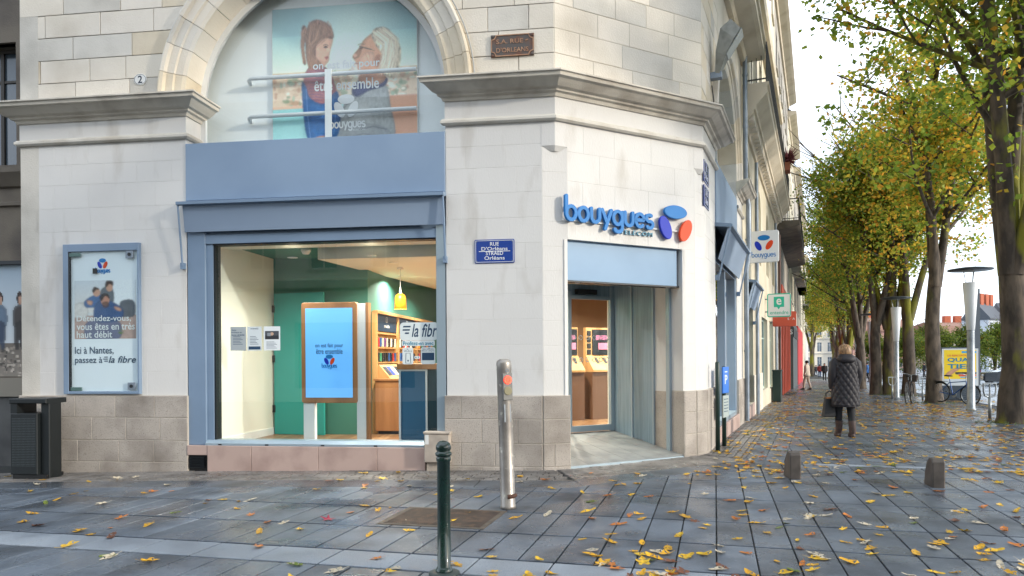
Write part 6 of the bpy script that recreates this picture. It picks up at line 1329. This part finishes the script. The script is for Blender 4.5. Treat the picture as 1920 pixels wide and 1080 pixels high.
# ------------------------------------------------------------------ trees
M_bark = mat('mossy_bark', '5d5144', .85, col2='3b332b', ns=5, lo=.4, hi=.6, bump=1.0, bs=26, col3='7c7a22', ns3=1.6, lo3=.50, hi3=.62, scl=(1, 1, .35))
M_bark2 = mat('brown_bark', '63574a', .85, col2='3b332b', ns=6, lo=.4, hi=.62, bump=1.0, bs=26, col3='6f7230', ns3=1.3, lo3=.60, hi3=.75, scl=(1, 1, .35))
M_leaf = mat('tree_leaves', 'ffffff', .55, vcol=True, trans=.5, spec=.3)
PAL = [np.array(lin(c)) for c in ('7f9838', '92a93e', '6c8636', 'a3b142', 'b9ba44', 'dcc044', 'e8bd44', 'dfa23c', 'c6bb4a')]
def leaf_mesh(name, centers, sizes, wts, seed, fold=.25):
    rs = np.random.RandomState(seed); n = len(centers)
    nrm = rs.randn(n, 3) * .75 + np.array([0, 0, .55]); nrm /= np.linalg.norm(nrm, axis=1)[:, None]
    t = rs.randn(n, 3); t -= (t * nrm).sum(1)[:, None] * nrm; t /= np.linalg.norm(t, axis=1)[:, None]; b = np.cross(nrm, t); s = sizes[:, None]
    P = np.stack([centers - t * s * .55, centers + b * s * .42 - t * s * .05 - nrm * s * fold * .4, centers + t * s * .6, centers - b * s * .42 - t * s * .05 - nrm * s * fold * .4], 1)
    me = bpy.data.meshes.new(name); me.vertices.add(4 * n); me.vertices.foreach_set('co', P.ravel()); me.loops.add(6 * n); me.polygons.add(2 * n)
    q = np.arange(n)[:, None] * 4; me.loops.foreach_set('vertex_index', np.concatenate([q + [0, 1, 2], q + [0, 2, 3]], 1).ravel())
    me.polygons.foreach_set('loop_start', np.arange(2 * n) * 3); me.polygons.foreach_set('loop_total', np.full(2 * n, 3)); me.update(calc_edges=True)
    c = np.ones((n, 6, 4)); c[:, :, :3] = wts[:, None, :]; at = me.color_attributes.new('Col', 'FLOAT_COLOR', 'CORNER'); at.data.foreach_set('color', c.ravel()); me.materials.append(M_leaf); return me
def make_tree(seed, stems, fork, H, rad, yellow, nleaf=16000, r0=.26, lean=0.0, base=5.2, lsz=.135, dim=1.0):
    rs = random.Random(seed); nr = np.random.RandomState(seed); tr = MB(); tips = []
    def branch(p, d, L, r, lvl):
        pts = [p]; q = Vector(p); dd = Vector(d).normalized(); n = 5 if lvl < 2 else 4
        for i in range(n):
            dd = (dd + Vector((rs.uniform(-.09, .09), rs.uniform(-.09, .09), rs.uniform(-.02, .10)))).normalized(); q = q + dd * L / n; pts.append(tuple(q))
            if lvl >= 1 and i >= 1: tips.append((q.copy(), lvl))
        tr.tube(pts, [r * (1 - .62 * i / n) for i in range(n + 1)], 8 if lvl < 2 else 5, caps=False)
        if lvl < 3:
            m = {0: 0, 1: 6, 2: 4}[lvl]
            for i in range(m):
                t = rs.uniform(.25, 1); k = min(n - 1, int(t * n)); st = Vector(pts[k]).lerp(Vector(pts[k + 1]), t * n - k); a = rs.uniform(0, 2 * math.pi)
                out = Vector((math.cos(a), math.sin(a), rs.uniform(.0, .75))).normalized(); branch(tuple(st), (dd * .35 + out), L * rs.uniform(.36, .56), r * .42, lvl + 1)
    z0 = [(0, 0, -.1), (0, 0, .12), (.02, .0, .6)] + [(lean * z / fork + .05 * math.sin(z * 1.3 + seed), .04 * math.cos(z * 1.1 + seed), z) for z in np.linspace(1.2, fork, 7)]
    tr.tube(z0, [r0 * 1.45, r0 * 1.18, r0 * 1.02] + [r0 * k_r for k_r in (.99, .96, .93, .90, .86, .72, .40)], 14, caps=False); top = z0[-3]
    for s_ in range(stems):
        a = 2 * math.pi * s_ / stems + rs.uniform(-.4, .4); tl = rs.uniform(.08, .22) if s_ else .03
        branch((top[0] + .10 * math.cos(a) * (s_ > 0), top[1] + .10 * math.sin(a) * (s_ > 0), top[2]), (math.cos(a) * tl, math.sin(a) * tl, 1), (H - fork + 1.1) * rs.uniform(.74, .98), r0 * .66, 1)
    # leaf clumps round the twigs, pruned to a crown outline
    C = np.array([t[0][:] for t in tips]); cz = (base + H) / 2
    extra = nr.randn(int(len(C) * .5), 3) * [rad * .50, rad * .50, (H - base) * .24] + [lean, 0, cz]
    C = np.concatenate([C, extra]); e = ((C[:, 0] - lean) ** 2 + C[:, 1] ** 2) / rad ** 2 + ((C[:, 2] - cz) / ((H - base) / 2 + .5)) ** 2; C = C[(e < 1.12) & (C[:, 2] > base - .4)]
    idx = nr.randint(0, len(C), nleaf); w = nr.rand(len(C)); cent = C[idx] + nr.randn(nleaf, 3) * [.30, .30, .20]
    yel = np.clip(yellow + .28 * (w[idx] - .5) + .25 * (nr.rand(nleaf) - .5) - .02 * (cent[:, 2] - cz), 0, 1)
    pi = np.where(nr.rand(nleaf) < yel, nr.randint(4, 9, nleaf), nr.randint(0, 4, nleaf)); col = np.array(PAL)[pi] * (1 + .22 * (w[idx] - .5))[:, None]
    return tr, leaf_mesh('crown', cent, lsz * (.7 + .6 * nr.rand(nleaf)), col * dim, seed)
def plant_tree(p, rz, sc, label, var, bark, zs=1.0):
    o = link('plane_tree', None, None, label, 'tree', 'trees in the avenue', None, p); o.rotation_euler.z = rz; o.scale = (sc, sc, sc * zs)
    t_ = link('trunk', var[0], o, origin=WL[o]); t_.data = var[0]; c_ = link('crown', var[1], o, origin=WL[o])
    t_.material_slots[0].link = 'OBJECT'; t_.material_slots[0].material = bark
    return o
VAR = []
for sd, stems, fork, H, rad, ye, r0 in ((3, 5, 4.4, 15, 3.9, .18, .29), (11, 3, 4.8, 13.5, 3.4, .42, .27), (23, 3, 5.6, 13.4, 3.3, .48, .25), (31, 4, 4.2, 13.2, 3.4, .16, .25)):
    tr, lm = make_tree(sd, stems, fork, H, rad, ye, r0=r0); me = tr.mesh('trunk', M_bark, (0, 0, 0)); VAR.append((me, lm))
g = lambda x, y: Vector((x, y, gz(x, y)))
plant_tree(ground_at(1902, 793), 2.7, 1.0, 'big dark trunked tree at the right edge, nearest of the avenue', VAR[0], M_bark)
plant_tree(ground_at(1752, 755), 2.1, 1.0, 'tree with the bare brown trunk between the bicycles', VAR[2], M_bark2); plant_tree(ground_at(1704, 741), 4.0, .95, 'slim tree with yellow mossy trunk behind the basket bicycle', VAR[1], M_bark)
plant_tree(ground_at(1666, 740), 1.2, .95, 'right tree of the close pair of leaning mossy trunks', VAR[3], M_bark); plant_tree(ground_at(1643, 740), 3.3, .9, 'left tree of the close pair of leaning trunks', VAR[1], M_bark2); plant_tree(ground_at(1615, 729), 5.0, .95, 'dark trunked tree just right of the walking person', VAR[3], M_bark2)
for i, (x, y, v, sc, lab) in enumerate(((23.0, 47.0, 0, .85, 'avenue tree beyond the walking person, first of the distant ones'), (25.8, 54.5, 3, .85, 'avenue tree beyond the walking person, second of the distant ones'), (29, 62.5, 1, .85, 'avenue tree beyond the walking person, third of the distant ones'), (33, 72.0, 3, .9, 'avenue tree beyond the walking person, fourth of the distant ones'), (38.5, 85, 0, .9, 'avenue tree beyond the walking person, fifth of the distant ones'), (43, 102, 1, 1.05, 'yellowing tree near the far end of the street'), (50, 118, 2, 1.1, 'farthest yellow tree at the end of the street'))): plant_tree(g(x, y), i * 1.3, sc, lab, VAR[v], M_bark)
for i, (x, y, v, sc) in enumerate(((13.2, 8.4, 0, 1.0), (8.6, .5, 1, 1.0), (6.8, -7.5, 3, 1.0))): plant_tree(g(x, y), 1 + i * 2.0, sc, ['overhanging tree just outside the right edge', 'avenue tree beside the camera', 'avenue tree behind the camera'][i], VAR[v], M_bark)
tr, lm = make_tree(47, 4, 1.3, 6.4, 3.4, .03, nleaf=9000, r0=.2, base=.9, lsz=.2, dim=.5); BUSH = (tr.mesh('trunk', M_bark2, (0, 0, 0)), lm)
for i, (x, y, sc, lab) in enumerate(((46, 90, .8, 'small green tree behind the slim lamp posts'), (52, 94, .9, 'low green tree behind the pair of leaning trunks'), (58, 98, 1.0, 'round green tree behind the yellow mossy trunk'), (64, 100, 1.0, 'round green tree left of the bare brown trunk'), (70, 103, 1.05, 'round green tree left of the poster board'), (76, 106, 1.0, 'round green tree above the poster board'), (82, 110, .9, 'round green tree right of the poster board'), (103, 134, .6, 'small green tree in front of the white mansard house'))): plant_tree(g(x, y), i * .9, sc, lab, BUSH, M_bark2)
# ------------------------------------------------------------------ fallen leaves
M_fl = {}
for nm, c, c2 in (('yellow', 'd8a51e', 'b9861c'), ('orange', 'c9792a', 'a05a20'), ('brown', '7a4a30', '5a3623'), ('pale', 'c9bda6', 'a89a80'), ('green', '5d6f25', '7d8428'), ('gold', 'e2b92c', 'c2901c')): M_fl[nm] = mat('fallen_' + nm, c, .5, var=.14, col2=c2, ns=28, lo=.45, hi=.7, trans=.15)
def fallen(seed, lobes):
    rs = random.Random(seed); mb = MB(); n = 16; rim = []
    for k in range(n):
        a = 2 * math.pi * k / n; r_ = (.5 + .14 * math.cos(lobes * a) + rs.uniform(-.05, .05)) * (1 - .22 * math.cos(a) ** 2 * 0); x = r_ * math.cos(a) * 1.15; y = r_ * math.sin(a) * .82
        z = .10 * (abs(y) * 1.6) ** 1.5 + .16 * max(0, x) ** 2 * rs.uniform(.3, 1.2) + rs.uniform(.0, .06); rim.append((x, y, z + .01))
    mid = [(-.3, 0, .01), (.0, 0, .015), (.3, 0, .03)]
    vs = rim + mid; fs = []
    for k in range(n):
        j = (k + 1) % n; cx = (rim[k][0] + rim[j][0]) / 2; m = n + (0 if cx < -.15 else 2 if cx > .15 else 1); fs.append((k, j, m))
    fs += [(n, n + 1, 4), (n + 1, n + 2, 4), (n + 1, n, 12), (n + 2, n + 1, 12)]
    mb.add(vs, fs); mb.add([(-.5, -.015, .02), (-.5, .015, .02), (-.95, .02 + rs.uniform(-.1, .1), .10), (-.95, -.0, .10)], [(0, 1, 2, 3)]); return mb
LV = {(nm, k): fallen(k * 7 + 3, [3, 5, 2][k]).mesh('fallen_leaf', M_fl[nm], (0, 0, 0)) for nm in M_fl for k in range(3)}
NM = ['yellow'] * 7 + ['gold'] * 5 + ['orange'] * 3 + ['brown'] * 2 + ['pale'] * 5 + ['green']
def onpave(x, y):
    p = Vector((x, y)); f = lambda fr: (p - fr.o).dot(fr.n)
    return f(FL) > .06 or f(FC) > .06 or f(FR) > .06
rsl = random.Random(5); placed = []
while len(placed) < 285:
    px = rsl.uniform(-40, 1960); py = 886 + 215 * rsl.random() ** 1.1
    if rsl.random() > (.35 if px < 700 else .6 if px < 1100 else 1.0): continue
    if py > 1085 and rsl.random() < .5: continue
    q = ground_at(px, py)
    if not onpave(q.x, q.y): continue
    placed.append((q.x, q.y))
LMK = [('the green bollard', 833, 1076), ('the steel signal bollard', 953, 953), ('the rusty inspection cover', 770, 978), ('the left wedge stud', 1487, 896), ('the right wedge stud', 1754, 912), ('the entrance threshold', 1150, 872), ('the litter bin', 70, 888), ('the pink window base', 560, 884), ('the bottom right photo corner', 1910, 1075), ('the bottom left photo corner', 10, 1075), ('the crimson leaf', 615, 974), ('the bottom edge middle right', 1400, 1078), ('the corner sign posts', 1350, 845), ('the utility box', 824, 884), ('the bottom edge middle left', 450, 1078)]
LMK = [(n_, ground_at(a, b_)) for n_, a, b_ in LMK]
ORD = ['nearest', 'second nearest', 'third nearest', 'fourth nearest', 'fifth nearest', 'sixth nearest', 'seventh nearest', 'eighth nearest', 'ninth nearest', 'tenth nearest', 'eleventh nearest', 'twelfth nearest', 'thirteenth nearest', 'fourteenth nearest', 'fifteenth nearest', 'sixteenth nearest', 'seventeenth nearest', 'eighteenth nearest', 'nineteenth nearest', 'twentieth nearest']
WORD = {'yellow': 'yellow', 'orange': 'orange brown', 'brown': 'dark brown', 'pale': 'pale upturned', 'green': 'greenish', 'gold': 'bright golden'}
items = []
for (x, y) in placed: items.append((x, y, rsl.choice(NM)))
rank = {}
for li, (ln, lp) in enumerate(LMK):
    for nm in M_fl:
        for r_, i in enumerate(sorted((i for i, it in enumerate(items) if it[2] == nm), key=lambda i: (items[i][0] - lp.x) ** 2 + (items[i][1] - lp.y) ** 2)):
            if r_ < rank.get(i, (99,))[0]: rank[i] = (r_, ln)
for i, (x, y, nm) in enumerate(items):
    o = bpy.data.objects.new('fallen_leaf', LV[(nm, rsl.randint(0, 2))]); COL.objects.link(o); s_ = rsl.uniform(.06, .115)
    o.location = (x, y, gz(x, y) + .003); o.rotation_euler = (rsl.uniform(-.2, .2), rsl.uniform(-.2, .2), rsl.uniform(0, 6.28)); o.scale = (s_, s_ * rsl.uniform(.7, 1.1), s_ * rsl.uniform(.6, 1.8))
    r_, ln = rank[i]; o['label'] = '%s leaf, %s of its colour to %s' % (WORD[nm], ORD[min(r_, 19)], ln); o['category'] = 'leaf'; o['group'] = nm + ' leaves fallen on the paving'
# crimson star shaped leaf
q = ground_at(615, 974); P = []
for k in range(10): a = 2 * math.pi * k / 10 + .5; r_ = .085 if k % 2 == 0 else .03; P.append((q.x + r_ * math.cos(a), q.y + r_ * math.sin(a), q.z + (.035 if k in (2, 4) else .006)))
MB().add(P + [(q.x, q.y, q.z + .01)], [(k, (k + 1) % 10, 10) for k in range(10)]).build('fallen_leaf', mat('fallen_crimson', '9c1238', .5, trans=.15), None, 'crimson star shaped fallen leaf on the slabs left of the cover', 'leaf')
# the many smaller leaves farther off
far_l = {nm: MB() for nm in M_fl}; proto = {k: fallen(k * 7 + 3, [3, 5, 2][k]) for k in range(3)}; cnt = 0; tries = 0
clus = [(rsl.uniform(2, 14), rsl.uniform(9, 26)) for _ in range(60)]
while cnt < 3300 and tries < 90000:
    tries += 1; y = 9.0 + 34 * rsl.random() ** 1.7; x = -.5 + rsl.random() * 18 + (y - 9) * .30
    if tries % 3 == 0: cx_, cy_ = rsl.choice(clus); x, y = cx_ + rsl.gauss(0, .5) + (cy_ - 9) * .3, cy_ + rsl.gauss(0, .7)
    q = Vector((x, y)); d_ = (q - FR.o).dot(FR.n); tl = 11.3 + (y - 16) * .36
    if not (onpave(x, y) and d_ > .05) or x > tl + 3: continue
    dens = .35 + .65 * math.exp(-((d_ - 6.5) / 3.5) ** 2) + (.5 if .5 < d_ < 1.2 else 0) if y > 10 else .5
    if x > tl: dens *= .4
    if rsl.random() > dens: continue
    if x < 3 and y < 10 and rsl.random() < .4: continue
    nm = rsl.choice(NM + ['orange'] * 2 + ['yellow'] * 6 + ['gold'] * 3); pr = proto[rsl.randint(0, 2)]; s_ = rsl.uniform(.055, .105); a = rsl.uniform(0, 6.28); c, s2 = math.cos(a) * s_, math.sin(a) * s_; zz = gz(x, y) + .004; zk = s_ * rsl.uniform(.6, 2.2)
    far_l[nm].add([(x + v[0] * c - v[1] * s2, y + v[0] * s2 + v[1] * c, zz + v[2] * zk) for v in pr.v], pr.f); cnt += 1
for nm in far_l: far_l[nm].build('leaf_litter', M_fl[nm], None, 'scattered %s autumn leaves covering the farther paving' % nm, 'leaf litter', kind='stuff')
# grass tufts round two trunks
gm = MB()
for (px, py) in ((1752, 756), (1704, 742), (1660, 741), (1902, 794)):
    c = ground_at(px, py)
    for k in range(90):
        a = rsl.uniform(0, 6.28); r_ = rsl.uniform(.3, .75); x, y = c.x + r_ * math.cos(a), c.y + r_ * math.sin(a); h_ = rsl.uniform(.03, .10); z = gz(x, y); e = rsl.uniform(-.06, .06)
        gm.add([(x - .008, y, z), (x + .008, y, z), (x + e, y + rsl.uniform(-.04, .04), z + h_)], [(0, 1, 2)])
gm.build('grass', mat('grass', '48602a', .7, trans=.2), None, 'short grass growing round the tree trunks', 'grass', kind='stuff')
